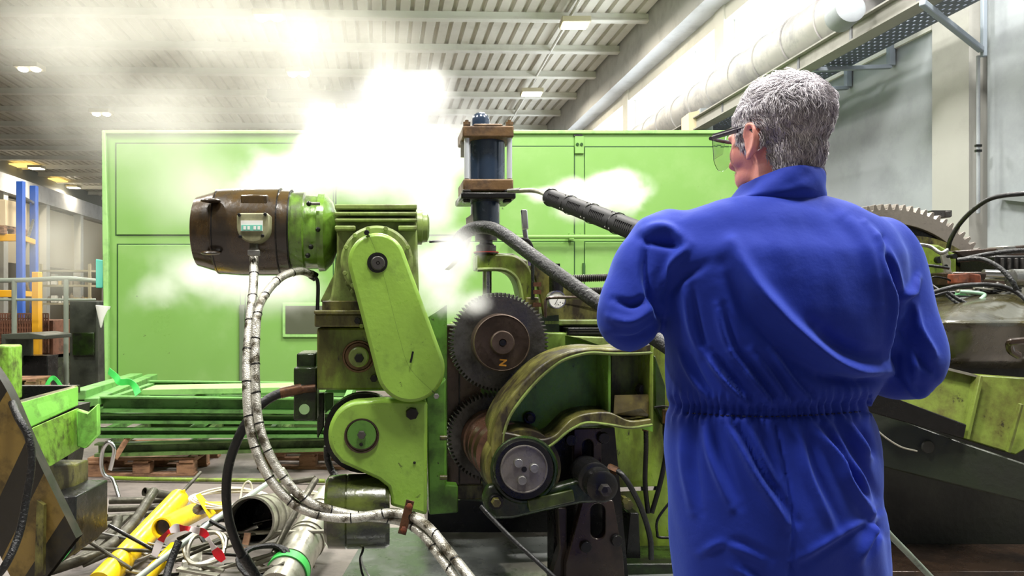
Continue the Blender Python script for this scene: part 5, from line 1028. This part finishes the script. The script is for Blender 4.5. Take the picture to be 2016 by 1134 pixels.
def cloth(name, c1, c2):
    m = bpy.data.materials.new(name); m.use_nodes = True; nt = m.node_tree; N = nt.nodes; L = nt.links; b = N['Principled BSDF']; b.inputs['Roughness'].default_value = .75; b.inputs['Specular IOR Level'].default_value = .25; b.inputs['Sheen Weight'].default_value = .25; b.inputs['Sheen Tint'].default_value = (.3, .45, 1, 1)
    tc = N.new('ShaderNodeTexCoord'); n_ = N.new('ShaderNodeTexNoise'); n_.inputs['Scale'].default_value = 5; n_.inputs['Detail'].default_value = 6; L.new(tc.outputs['Object'], n_.inputs[0])
    mx = N.new('ShaderNodeMix'); mx.data_type = 'RGBA'; mx.inputs[6].default_value = c1; mx.inputs[7].default_value = c2; L.new(n_.outputs[0], mx.inputs[0]); L.new(mx.outputs[2], b.inputs['Base Color'])
    n2 = N.new('ShaderNodeTexNoise'); n2.inputs['Scale'].default_value = 28; n2.inputs['Detail'].default_value = 3; L.new(tc.outputs['Object'], n2.inputs[0]); bp = N.new('ShaderNodeBump'); bp.inputs['Strength'].default_value = .25; bp.inputs['Distance'].default_value = .006; L.new(n2.outputs[0], bp.inputs['Height'])
    n3 = N.new('ShaderNodeTexNoise'); n3.inputs['Scale'].default_value = 900; L.new(tc.outputs['Object'], n3.inputs[0]); bp2 = N.new('ShaderNodeBump'); bp2.inputs['Strength'].default_value = .25; bp2.inputs['Distance'].default_value = .0006; L.new(n3.outputs[0], bp2.inputs['Height']); L.new(bp.outputs[0], bp2.inputs['Normal']); L.new(bp2.outputs[0], b.inputs['Normal']); return m
BLUE = cloth('blue_twill', srgb(18, 46, 160), srgb(13, 37, 134))
COV = link('coverall', cme, BLUE, PER, 0, 180)
# stitched waist seam and back seam
def surf_y(x, y_):      # back surface under a pixel, from the displaced vertices
    d_ = (px2-x)**2+(py2-y_)**2+1e6*(co2[:, 1] > 1.52); i = int(np.argmin(d_)); return co2[i, 1]
px2 = co2[:, 0]/co2[:, 1]*F+CX; py2 = HY-(co2[:, 2]-CAMZ)/co2[:, 1]*F
st = MB(); x = 1352
while x < 1694:
    yb_ = 797+10*math.sin((x-1315)/380*math.pi)+13; q = [U(x+dx, yb_, surf_y(x+dx, yb_)-.002) for dx in (0, 3, 6)]; st.tube(q, .0012, 5, 0); x += 11
st.build('waist_stitching', mat('stitch_dark', srgb(14, 24, 70), .8), COV)
# collar: standing, slightly rolled
def collar():
    V = []; fs = []; n = 56; rows = [(410, 1430, 1612, .085, 0), (392, 1420, 1618, .098, .004), (378, 1434, 1614, .098, .010), (362, 1448, 1612, .096, .012), (348, 1456, 1612, .092, .008), (340, 1460, 1608, .088, .002), (342, 1468, 1602, .080, 0), (362, 1466, 1600, .078, 0), (390, 1456, 1600, .078, 0)]
    for py_, xl, xr, dp, bu in rows:
        for i in range(n):
            g = 2*math.pi*i/n; c = U((xl+xr)/2, py_, 1.5); a = (xr-xl)/2000
            tilt = -.030*math.cos(g)*0+.020*(math.sin(g))*(-1)        # lower in front
            fz = -.022*max(0, -math.cos(g))**2*(1 if py_ < 385 else .3)
            w_ = .008*math.sin(5*g+py_*.12)+.007*math.sin(11*g-py_*.17)
            V.append(c+Vector((a*math.cos(g), dp*math.sin(g), 0))*(1+w_*2.2+bu)+Vector((0, 0, fz-.012*max(0, math.sin(g)))))
    m = len(rows)
    for k in range(m-1):
        for i in range(n): j = (i+1) % n; fs.append((k*n+i, k*n+j, (k+1)*n+j, (k+1)*n+i))
    o = MB().add(V, fs).build('collar', BLUE, PER, 0, 180); s_ = o.modifiers.new('s', 'SUBSURF'); s_.levels = s_.render_levels = 2
collar()
# body ------------------------------------------------------------
TH = math.radians(24); FW = Vector((-math.sin(TH), math.cos(TH), 0)); RT = Vector((math.cos(TH), math.sin(TH), 0)); S = .97
H0 = Vector((U(1532, 600, 1.5).x, 1.5, 1.517))
def hp(a, b_, c): return H0+(RT*a+FW*b_+UP*c)*S
HA = (RT, FW, UP)
def hell(m, a, b_, c, ra, rb, rc, ax=None): m.ell(hp(a, b_, c), (ra*S, rb*S, rc*S), ax or HA, 24)
bm_ = MB()
hell(bm_, 0, -.014, .148, .078, .091, .075); hell(bm_, 0, .03, .10, .069, .068, .09); hell(bm_, 0, .038, .040, .061, .052, .042); hell(bm_, 0, .105, .088, .014, .020, .028); hell(bm_, 0, .115, .076, .018, .012, .010)
hell(bm_, 0, .082, .128, .052, .020, .014); hell(bm_, 0, .090, .052, .026, .014, .012); hell(bm_, 0, .080, .022, .022, .018, .016); hell(bm_, -.052, .045, .085, .018, .03, .03); hell(bm_, .052, .045, .085, .018, .03, .03)
hell(bm_, 0, -.05, .085, .052, .040, .05)
bm_.tube([hp(0, -.012, .10), hp(0, -.018, .03), hp(0, -.012, -.06), U(1530, 470, 1.5)], .06, 24, 6, rf=lambda f: .057+.012*f)
def ear(m, sd):
    c = lambda b_, z, o_=0: hp(sd*(.077+o_), b_, z)
    m.tube([c(.008, .100, .0), c(.006, .118, .008), c(-.006, .130, .014), c(-.022, .128, .017), c(-.030, .112, .018), c(-.028, .095, .016), c(-.018, .080, .012), c(-.006, .072, .008), c(.004, .074, .003)], .0048, 10, 5)
    m.tube([c(.0, .110, .006), c(-.010, .116, .009), c(-.018, .108, .010), c(-.017, .092, .010), c(-.010, .084, .007)], .0035, 8, 4)
    m.ell(c(-.010, .100, .003), (.006, .022, .030), HA, 12); m.ell(c(-.003, .070, .006), (.005, .009, .010), HA, 12); m.ell(c(.006, .096, .004), (.005, .004, .007), HA, 10)
ear(bm_, -1); ear(bm_, 1)
V, fs = loft(prof(TORSO, .024), 32, 2.2); bm_.add(V, fs)
for a, e_, h in ((LSH, LEL, LHA), (RSH, REL, RHA)):
    bm_.tube([a, lerp(a, e_, .5), e_, lerp(e_, h, .5), lerp(e_, h, .85)], .04, 16, 6, rf=lambda f: .044-.016*f)
for fx, yc in FEET:
    h = U(fx, 1110, yc); f_ = Vector((h.x+(.02 if fx > 1500 else -.02), yc+.02, .06)); bm_.tube([h, lerp(h, f_, .5)+Vector((0, .02, 0)), f_], .07, 16, 6, rf=lambda f: .078-.036*f)
LAN0, LAN1 = U(1085, 389, 2.5), Vector((.528, 1.79, 1.445)); LD = (LAN1-LAN0).normalized()
def hand(m, c, axis, side, frm):      # palm beside the grip, fingers closed round it, thumb opposite
    ax, u, v = frame(axis); rad = .026
    d_ = (frm-c); d_ = (d_-ax*d_.dot(ax)).normalized(); o_ = d_.cross(ax).normalized()*side
    pc = c+d_*.036; m.ell(pc, (.042, .016, .034), (ax, d_, o_), 16); m.tube([pc+d_*.03-o_*.01, pc], .024, 12, 0)
    for i, (ln, r_) in enumerate(((1.0, .0085), (1.08, .009), (1.0, .0085), (.85, .0075))):
        b0 = c+ax*(-.033+.022*i); pts = []
        for k in range(6):
            g = math.radians(35+k*44*ln); pts.append(b0+(d_*math.cos(g)+o_*math.sin(g))*(rad+r_+.002*(k == 2)))
        m.tube(pts, r_, 10, 4, rf=lambda f, r_=r_: r_*(1.05-.2*f))
    pts = [pc-o_*.02-ax*.02]+[c-ax*.040+(d_*math.cos(g)-o_*math.sin(g))*(rad+.011) for g in (.7, 1.3, 2.0)]; m.tube(pts, .0105, 10, 5, rf=lambda f: .0115-.003*f)
hand(bm_, LAN0+LD*((LAN1-LAN0).length-.01), LD, 1, LEL)
GR0 = LAN1+LD*.15+Vector((0, 0, -.012)); GRD = Vector((.25, -.05, -1)).normalized(); GC = GR0+GRD*.06
hand(bm_, GC, GRD, 1, REL)
bme = remesh(bm_, .0044, 5, .5)
def skin_mat():
    m = bpy.data.materials.new('skin'); m.use_nodes = True; nt = m.node_tree; N = nt.nodes; L = nt.links; b = N['Principled BSDF']; b.inputs['Roughness'].default_value = .5; b.inputs['Subsurface Weight'].default_value = .12; b.inputs['Subsurface Radius'].default_value = (.02, .008, .004); b.inputs['Subsurface Scale'].default_value = .5
    tc = N.new('ShaderNodeTexCoord'); n_ = N.new('ShaderNodeTexNoise'); n_.inputs['Scale'].default_value = 22; n_.inputs['Detail'].default_value = 4; L.new(tc.outputs['Object'], n_.inputs[0])
    mx = N.new('ShaderNodeMix'); mx.data_type = 'RGBA'; mx.inputs[6].default_value = srgb(232, 164, 148); mx.inputs[7].default_value = srgb(212, 132, 120); L.new(n_.outputs[0], mx.inputs[0]); L.new(mx.outputs[2], b.inputs['Base Color'])
    bp = N.new('ShaderNodeBump'); bp.inputs['Strength'].default_value = .15; bp.inputs['Distance'].default_value = .002; n2 = N.new('ShaderNodeTexNoise'); n2.inputs['Scale'].default_value = 260; L.new(tc.outputs['Object'], n2.inputs[0]); L.new(n2.outputs[0], bp.inputs['Height']); L.new(bp.outputs[0], b.inputs['Normal']); return m
SKIN = skin_mat(); bme.materials.clear(); BODY = link('body', bme, SKIN, PER, 0, 180)
for sd in (-1, 1):
    MB().ell(hp(.03*sd, .078, .108), (.011, .011, .011), HA, 16).build('eye', WHITEP, PER); MB().ell(hp(.03*sd, .0865, .108), (.005, .004, .005), HA, 12).build('iris', BLACK, PER)
for (fx, yc) in FEET:
    x = U(fx, 1110, yc).x+(.02 if fx > 1500 else -.02); bt = MB().ell((x, yc+.07, .045), (.052, .15, .055), None, 20).tube([(x, yc+.01, .04), (x, yc+.01, .16)], .058, 16, 0); sm = remesh(bt, .008, 4); sm.materials.clear(); link('boot', sm, BLACK, PER)
# hair ------------------------------------------------------------
nb = len(bme.vertices); bc = np.empty(3*nb); bme.vertices.foreach_get('co', bc); bc = bc.reshape(-1, 3); bn = np.empty(3*nb); bme.vertices.foreach_get('normal', bn); bn = bn.reshape(-1, 3)
rel = (bc-np.array(H0))/S; la = rel@np.array(RT); lb = rel@np.array(FW); lc = rel[:, 2]
def hairline(b_, z, a):       # b_ forward coordinate, z height: True where hair grows
    lim = np.interp(b_, [-.12, -.045, -.030, -.022, .012, .020, .034, .055, .075, .10], [.028, .040, .062, .128, .128, .085, .100, .150, .178, .19])
    return z > lim
earm = (np.abs(la) > .0815) & (lb < .012) & (lb > -.045) & (lc < .135) & (lc > .06)
hm = hairline(lb, lc, la) & ~earm & (lc > .02) & (np.abs(la) < .095)
# cap: scalp patch pushed out, so the hair has body under the strands
idx = -np.ones(nb, int); 
polys = [p.vertices[:] for p in bme.polygons if all(hm[v] for v in p.vertices)]
used = sorted({v for p in polys for v in p}); idx[used] = range(len(used)); used = np.array(used)
bul = .005+.003*np.clip((lc[used]-.12)/.1, 0, 1); nn_ = np.array([noise.noise(Vector(tuple(bc[v]*55)))*.0022 for v in used])
capv = bc[used]+bn[used]*(bul+nn_)[:, None]
me = bpy.data.meshes.new('hair'); me.from_pydata([tuple(v) for v in capv], [], [tuple(int(idx[v]) for v in p) for p in polys])
def hair_mat(name, cols):
    m = bpy.data.materials.new(name); m.use_nodes = True; nt = m.node_tree; N = nt.nodes; L = nt.links; b = N['Principled BSDF']; b.inputs['Roughness'].default_value = .42
    at = N.new('ShaderNodeAttribute'); at.attribute_name = 'shade'; r = N.new('ShaderNodeValToRGB'); r.color_ramp.elements[0].color = cols[0]; r.color_ramp.elements[1].color = cols[1]; L.new(at.outputs['Fac'], r.inputs[0]); L.new(r.outputs[0], b.inputs['Base Color']); return m
HCAP = mat('hair_under', srgb(164, 158, 168), .6, 0, grime=srgb(126, 120, 132), gs=60, ga=.5, bump=.5, bs=160)
HAIR = link('hair', me, HCAP, PER, 0, 180)
rs = np.random.RandomState(3); NS = 15000; pick = rs.randint(0, len(used), NS); base = capv[pick]+rs.normal(0, .0018, (NS, 3)); nrm = bn[used][pick]; L3 = np.stack([la[used][pick], lb[used][pick], lc[used][pick]], 1)
fw = np.array(FW); rt = np.array(RT); upv = np.array([0, 0, 1.])
top = np.clip((L3[:, 2]-.150)/.06, 0, 1)[:, None]
flow = (-upv*(1-top)*1.0-fw*(.35+.0*top)+fw*top*.9+rt*top*.25); flow += rs.normal(0, .16, (NS, 3)); wv = np.array([[noise.noise(Vector(tuple(p*26+q))) for q in (0, 9, 19)] for p in base]); flow += wv*(.5+1.1*top); flow -= nrm*(flow*nrm).sum(1)[:, None]; flow /= np.linalg.norm(flow, axis=1)[:, None]+1e-6
side = np.cross(nrm, flow); ln = (.014+.014*top[:, 0])*(.7+.6*rs.rand(NS)); K = 5
clump = np.array([noise.noise(Vector(tuple(p*38)))*5+noise.noise(Vector(tuple(p*90)))*2 for p in base])
P = []
for k in range(K):
    f = k/(K-1); curl = np.sin(clump+f*3.4)*(.0035+.0040*top[:, 0])*f
    P.append(base-nrm*.003+flow*(ln*f)[:, None]+nrm*(ln*(.20+.16*top[:, 0])*np.sin(f*2.6))[:, None]+side*curl[:, None]+nrm*(.002*np.cos(clump*1.7))[:, None])
V = np.empty((NS, K, 3, 3))
for k in range(K):
    wdt = .00105*(1.15-.85*k/(K-1))
    for q in range(3):
        a = q*2.0944; V[:, k, q] = P[k]+(side*math.cos(a)+nrm*math.sin(a))*wdt
vv = V.reshape(-1, 3); bidx = (np.arange(NS)*K*3)[:, None, None, None]; kk = (np.arange(K-1)*3)[None, :, None, None]; quad = np.array([[q, (q+1) % 3, 3+(q+1) % 3, 3+q] for q in range(3)])[None, None]
fc = (bidx+kk+quad).reshape(-1, 4)
me = bpy.data.meshes.new('hair_strands'); me.vertices.add(len(vv)); me.vertices.foreach_set('co', vv.reshape(-1)); me.loops.add(fc.size); me.loops.foreach_set('vertex_index', fc.reshape(-1).astype(np.int32)); me.polygons.add(len(fc)); me.polygons.foreach_set('loop_start', np.arange(0, fc.size, 4, dtype=np.int32)); me.update(calc_edges=True)
at = me.attributes.new('shade', 'FLOAT', 'POINT'); sh = np.clip(.5+.22*np.sin(clump*1.3)+rs.normal(0, .2, NS)+.25*(top[:, 0]-.5), 0, 1); at.data.foreach_set('value', np.repeat(sh, K*3).astype(np.float32))
me.materials.append(hair_mat('grey_hair', (srgb(136, 130, 142), srgb(250, 246, 250)))); o = bpy.data.objects.new('hair_strands', me); COL.objects.link(o); setpar(o, HAIR); o['label'] = 'short wavy grey strands'; o['kind'] = 'stuff'
# eyebrow and glasses
gl = MB(); FR = mat('dark_frame_plastic', srgb(62, 56, 66), .35)
for sd in (-1, 1):
    gl.tube([hp(sd*.086, -.022, .112), hp(sd*.087, .0, .128), hp(sd*.084, .05, .129), hp(sd*.078, .10, .130)], .0028, 8, 5); gl.bar(hp(sd*.0865, .022, .128), hp(sd*.078, .098, .130), .004, .011)
gl.tube([hp(-.078, .106, .128), hp(-.04, .122, .130), hp(0, .126, .130), hp(.04, .122, .130), hp(.078, .106, .128)], .004, 8, 6)
GLS = gl.build('safety_glasses', FR, PER)
GLM = bpy.data.materials.new('clear_lens'); GLM.use_nodes = True; b_ = GLM.node_tree.nodes['Principled BSDF']; b_.inputs['Transmission Weight'].default_value = 1; b_.inputs['Roughness'].default_value = .02; b_.inputs['IOR'].default_value = 1.06
for sd in (-1, 1):
    A = []; B_ = []
    for i in range(9):
        f = i/8; a = sd*(.008+.070*f); fwd = .124-.024*f*f; low = .098-.018*math.sin(f*3.14)-.0
        A.append(hp(a, fwd, .127)); B_.append(hp(a, fwd-.004, low-.018))
    MB().band(A, B_, FW*.0015, False).build('lens', GLM, GLS)
    MB().prism([hp(sd*.078, .100, .126), hp(sd*.080, .060, .124), hp(sd*.080, .070, .088), hp(sd*.078, .098, .082)], RT*.001).build('side_shield', GLM, GLS)
# ---- the lance
LN = thing('steam_lance', LAN0, 'black steam lance with slotted hand guard and thin bent metal nozzle', 'lance')
ax, u, v = frame(LD); GL_ = (LAN1-LAN0).length+.06; SEG = 5; rg = .031
gm = MB()
def guard_seg(t0, t1):
    n = 32; ntz = 10; V = []; fs = []
    for j in range(ntz+1):
        t_ = t0+(t1-t0)*j/ntz
        for i in range(n):
            g = 2*math.pi*i/n; V.append(LAN0+LD*t_+(u*math.cos(g)+v*math.sin(g)*.86)*rg)
    for j in range(ntz):
        for i in range(n): fs.append((j*n+i, j*n+(i+1) % n, (j+1)*n+(i+1) % n, (j+1)*n+i))
    return V, fs
for s_ in range(SEG):
    t0, t1 = GL_*s_/SEG, GL_*(s_+1)/SEG; V, fs = guard_seg(t0+.002, t1-.002); gp = MB().add(V, fs); gp.build('guard_sleeve', PLASTIC, LN)
    MB().lathe(LAN0+LD*t0, LD, [(-.001, rg*.9), (-.001, rg*.97), (.003, rg*.97), (.003, rg*.9)], 28, False).build('guard_joint', BLACK, LN)
    sl = MB(); camd = (Vector((0, 0, 1.3))-(LAN0+LD*t0)); camd = (camd-LD*camd.dot(LD)).normalized(); e2 = LD.cross(camd).normalized()
    for i in range(9):
        c = LAN0+LD*(t0+(t1-t0)*(.24+.065*i)); sl.box(c+camd*rg*.905, (.0040, .006, .019), (LD, camd, e2))
    sl.build('guard_slots', mat('slot_black', srgb(6, 6, 7), .8), LN)
    for t_ in (t0+.012, t1-.012):
        for g in (-.024, .02): c = LAN0+LD*t_; MB().ell(c+camd*rg*.74+e2*g, (.003, .003, .003), None, 8).build('guard_screw', STEEL, LN)
gm.lathe(LAN0, LD, [(-.012, .01), (-.01, .024), (-.002, rg*.95), (.004, rg*.9)], 28).build('guard_cap', PLASTIC, LN)
MB().tube([LAN0+LD*.1, LAN0-LD*.01, U(1065, 379, 2.58), U(1045, 375, 2.62), U(1016, 376, 2.66)], .0075, 12, 8).build('lance_pipe', GALV, LN); MB().cyl(U(1024, 375, 2.65), U(1000, 376, 2.68), .0095, .007).build('nozzle_tip', STEEL, LN)
MB().cyl(LAN1+LD*.0, LAN1+LD*.17, .02).build('lance_core', STEEL, LN); MB().box(LAN1+LD*.15, (.12, .045, .06), (ax, u, v)).build('trigger_body', PLASTIC, LN, .01); MB().tube([GR0, GR0+GRD*.13], .018, 12, 0).build('grip', PLASTIC, LN); MB().tube([GR0+Vector((-.04, .02, 0)), GC+Vector((-.05, .02, .01)), GC+Vector((-.035, .01, -.04))], .005, 8, 4).build('trigger', STEEL, LN)
hose('pressure_hose', [(1600, 700, 1.75), (1650, 880, 1.78), (1700, 985, 1.8), (1745, 1045, 1.85), (1790, 1092, 1.9), (1838, 1142, 1.95)], .0075, mat('pale_hose', srgb(120, 135, 120), .5, .2, grime=srgb(60, 66, 60), gs=30, ga=.3), 'thin pale pressure hose coming down behind the worker\'s right hip')
# ================================================================ STEAM
def steam(name, label, blobs, dens, nscale, erode, step=1.0, seed=0., edge=.35, voxel=.07, col=(1, 1, 1, 1), detail=5):
    """blobs: (px, py, Y, rx px, ry px, ry depth m). One drifting cloud: a lumpy hull filled with an uneven scattering volume."""
    hull = MB(); bl = []
    for x, y_, Y, rx, ry, rd in blobs:
        c = U(x, y_, Y); r = Vector((rx*Y/F, rd, ry*Y/F)); bl.append((c, r)); hull.ell(c, r, None, 20)
    me = remesh(hull, voxel, 1, .4) if len(bl) > 1 else None
    if me is None: o = hull.build(name)
    else: me.materials.clear(); o = link(name, me)
    m = bpy.data.materials.new(name); m.use_nodes = True; nt = m.node_tree; N = nt.nodes; L = nt.links; N.remove(N['Principled BSDF'])
    tc = N.new('ShaderNodeNewGeometry'); no_ = N.new('ShaderNodeTexNoise'); mp = N.new('ShaderNodeMapping'); mp.inputs['Location'].default_value = (seed, seed*1.7, seed*.6); L.new(tc.outputs['Position'], mp.inputs[0])
    no_.inputs['Scale'].default_value = nscale; no_.inputs['Detail'].default_value = detail; no_.inputs['Roughness'].default_value = .58; no_.inputs['Distortion'].default_value = .35; L.new(mp.outputs[0], no_.inputs['Vector'])
    prev = None
    for c, r in bl:
        s_ = N.new('ShaderNodeVectorMath'); s_.operation = 'SUBTRACT'; L.new(tc.outputs['Position'], s_.inputs[0]); s_.inputs[1].default_value = c
        d_ = N.new('ShaderNodeVectorMath'); d_.operation = 'DIVIDE'; L.new(s_.outputs[0], d_.inputs[0]); d_.inputs[1].default_value = r
        l_ = N.new('ShaderNodeVectorMath'); l_.operation = 'LENGTH'; L.new(d_.outputs[0], l_.inputs[0])
        q = N.new('ShaderNodeMapRange'); q.inputs[1].default_value = .98; q.inputs[2].default_value = edge; q.inputs[3].default_value = 0; q.inputs[4].default_value = 1; L.new(l_.outputs['Value'], q.inputs[0])
        if prev is None: prev = q.outputs[0]
        else: mx = N.new('ShaderNodeMath'); mx.operation = 'MAXIMUM'; L.new(prev, mx.inputs[0]); L.new(q.outputs[0], mx.inputs[1]); prev = mx.outputs[0]
    # shape - erode*noise, clamped, times density
    e1 = N.new('ShaderNodeMath'); e1.operation = 'SUBTRACT'; L.new(no_.outputs[0], e1.inputs[0]); e1.inputs[1].default_value = .5
    e2 = N.new('ShaderNodeMath'); e2.operation = 'MULTIPLY_ADD'; L.new(e1.outputs[0], e2.inputs[0]); e2.inputs[1].default_value = erode*5.5; L.new(prev, e2.inputs[2])
    e3 = N.new('ShaderNodeMath'); e3.operation = 'SUBTRACT'; L.new(e2.outputs[0], e3.inputs[0]); e3.inputs[1].default_value = erode*.5; e3.use_clamp = True
    e5 = N.new('ShaderNodeMath'); e5.operation = 'MULTIPLY'; L.new(e3.outputs[0], e5.inputs[0]); L.new(prev, e5.inputs[1])
    e4 = N.new('ShaderNodeMath'); e4.operation = 'MULTIPLY'; L.new(e5.outputs[0], e4.inputs[0]); e4.inputs[1].default_value = dens
    vsn = N.new('ShaderNodeVolumeScatter'); vsn.inputs['Color'].default_value = col; vsn.inputs['Anisotropy'].default_value = .0; L.new(e4.outputs[0], vsn.inputs['Density'])
    L.new(vsn.outputs[0], N['Material Output'].inputs['Volume']); m.cycles.volume_step_rate = step
    o.data.materials.append(m); tag(o, label, 'steam', None, 'stuff'); return o
steam('steam_billow', 'dense white steam billowing up between the motor and the hydraulic cylinder',
      [(800, 300, 3.75, 190, 190, .5), (840, 190, 3.8, 85, 100, .3), (755, 200, 3.9, 95, 95, .35), (690, 350, 3.7, 220, 120, .45), (540, 350, 3.8, 150, 95, .4), (845, 420, 3.6, 100, 160, .4), (865, 545, 3.4, 105, 125, .35), (925, 600, 3.25, 70, 60, .12), (640, 290, 3.9, 160, 120, .4)],
      10, 3.0, .55, .6, 2.0, edge=.1)
steam('steam_plume', 'thin white steam haze drifting up over the roof and the green enclosure',
      [(560, 190, 5.2, 330, 210, .9), (300, 230, 5.6, 300, 180, .9), (180, 60, 5.8, 330, 170, .9), (420, 40, 5.6, 400, 150, .9), (640, 60, 5.4, 330, 150, .8), (380, 380, 5.4, 260, 170, .8), (110, 480, 6.2, 150, 170, .6), (760, 130, 5.0, 180, 140, .6)],
      3.2, 1.3, .36, 1.0, 7.0, edge=.0, voxel=.12, col=(.50, .49, .435, 1), detail=6)
steam('steam_puff', 'low steam puff in front of the green enclosure beside the braided hoses',
      [(410, 550, 5.0, 170, 100, .5), (330, 580, 5.0, 100, 85, .4), (540, 560, 4.8, 140, 95, .45)], 7, 2.3, .5, .8, 11.0, edge=.0, col=(.86, .86, .82, 1))
steam('steam_wisp', 'wisp of steam in front of the belt cover and the upper gear',
      [(872, 590, 2.42, 80, 70, .10), (840, 530, 2.42, 65, 75, .10), (930, 600, 2.44, 62, 45, .09), (900, 500, 2.45, 75, 75, .1)], 32, 6.0, .5, .8, 5.0, edge=.0, voxel=.03)
steam('steam_jet', 'white cloud blown back from the lance tip in front of the green enclosure',
      [(1210, 378, 3.5, 92, 62, .2), (1150, 385, 3.4, 92, 50, .18), (1090, 382, 3.3, 70, 28, .1), (1235, 392, 3.5, 50, 50, .15), (1130, 415, 3.4, 62, 34, .12), (1045, 378, 3.2, 40, 12, .05)], 38, 7, .38, .6, 3.0, edge=.15, voxel=.03)
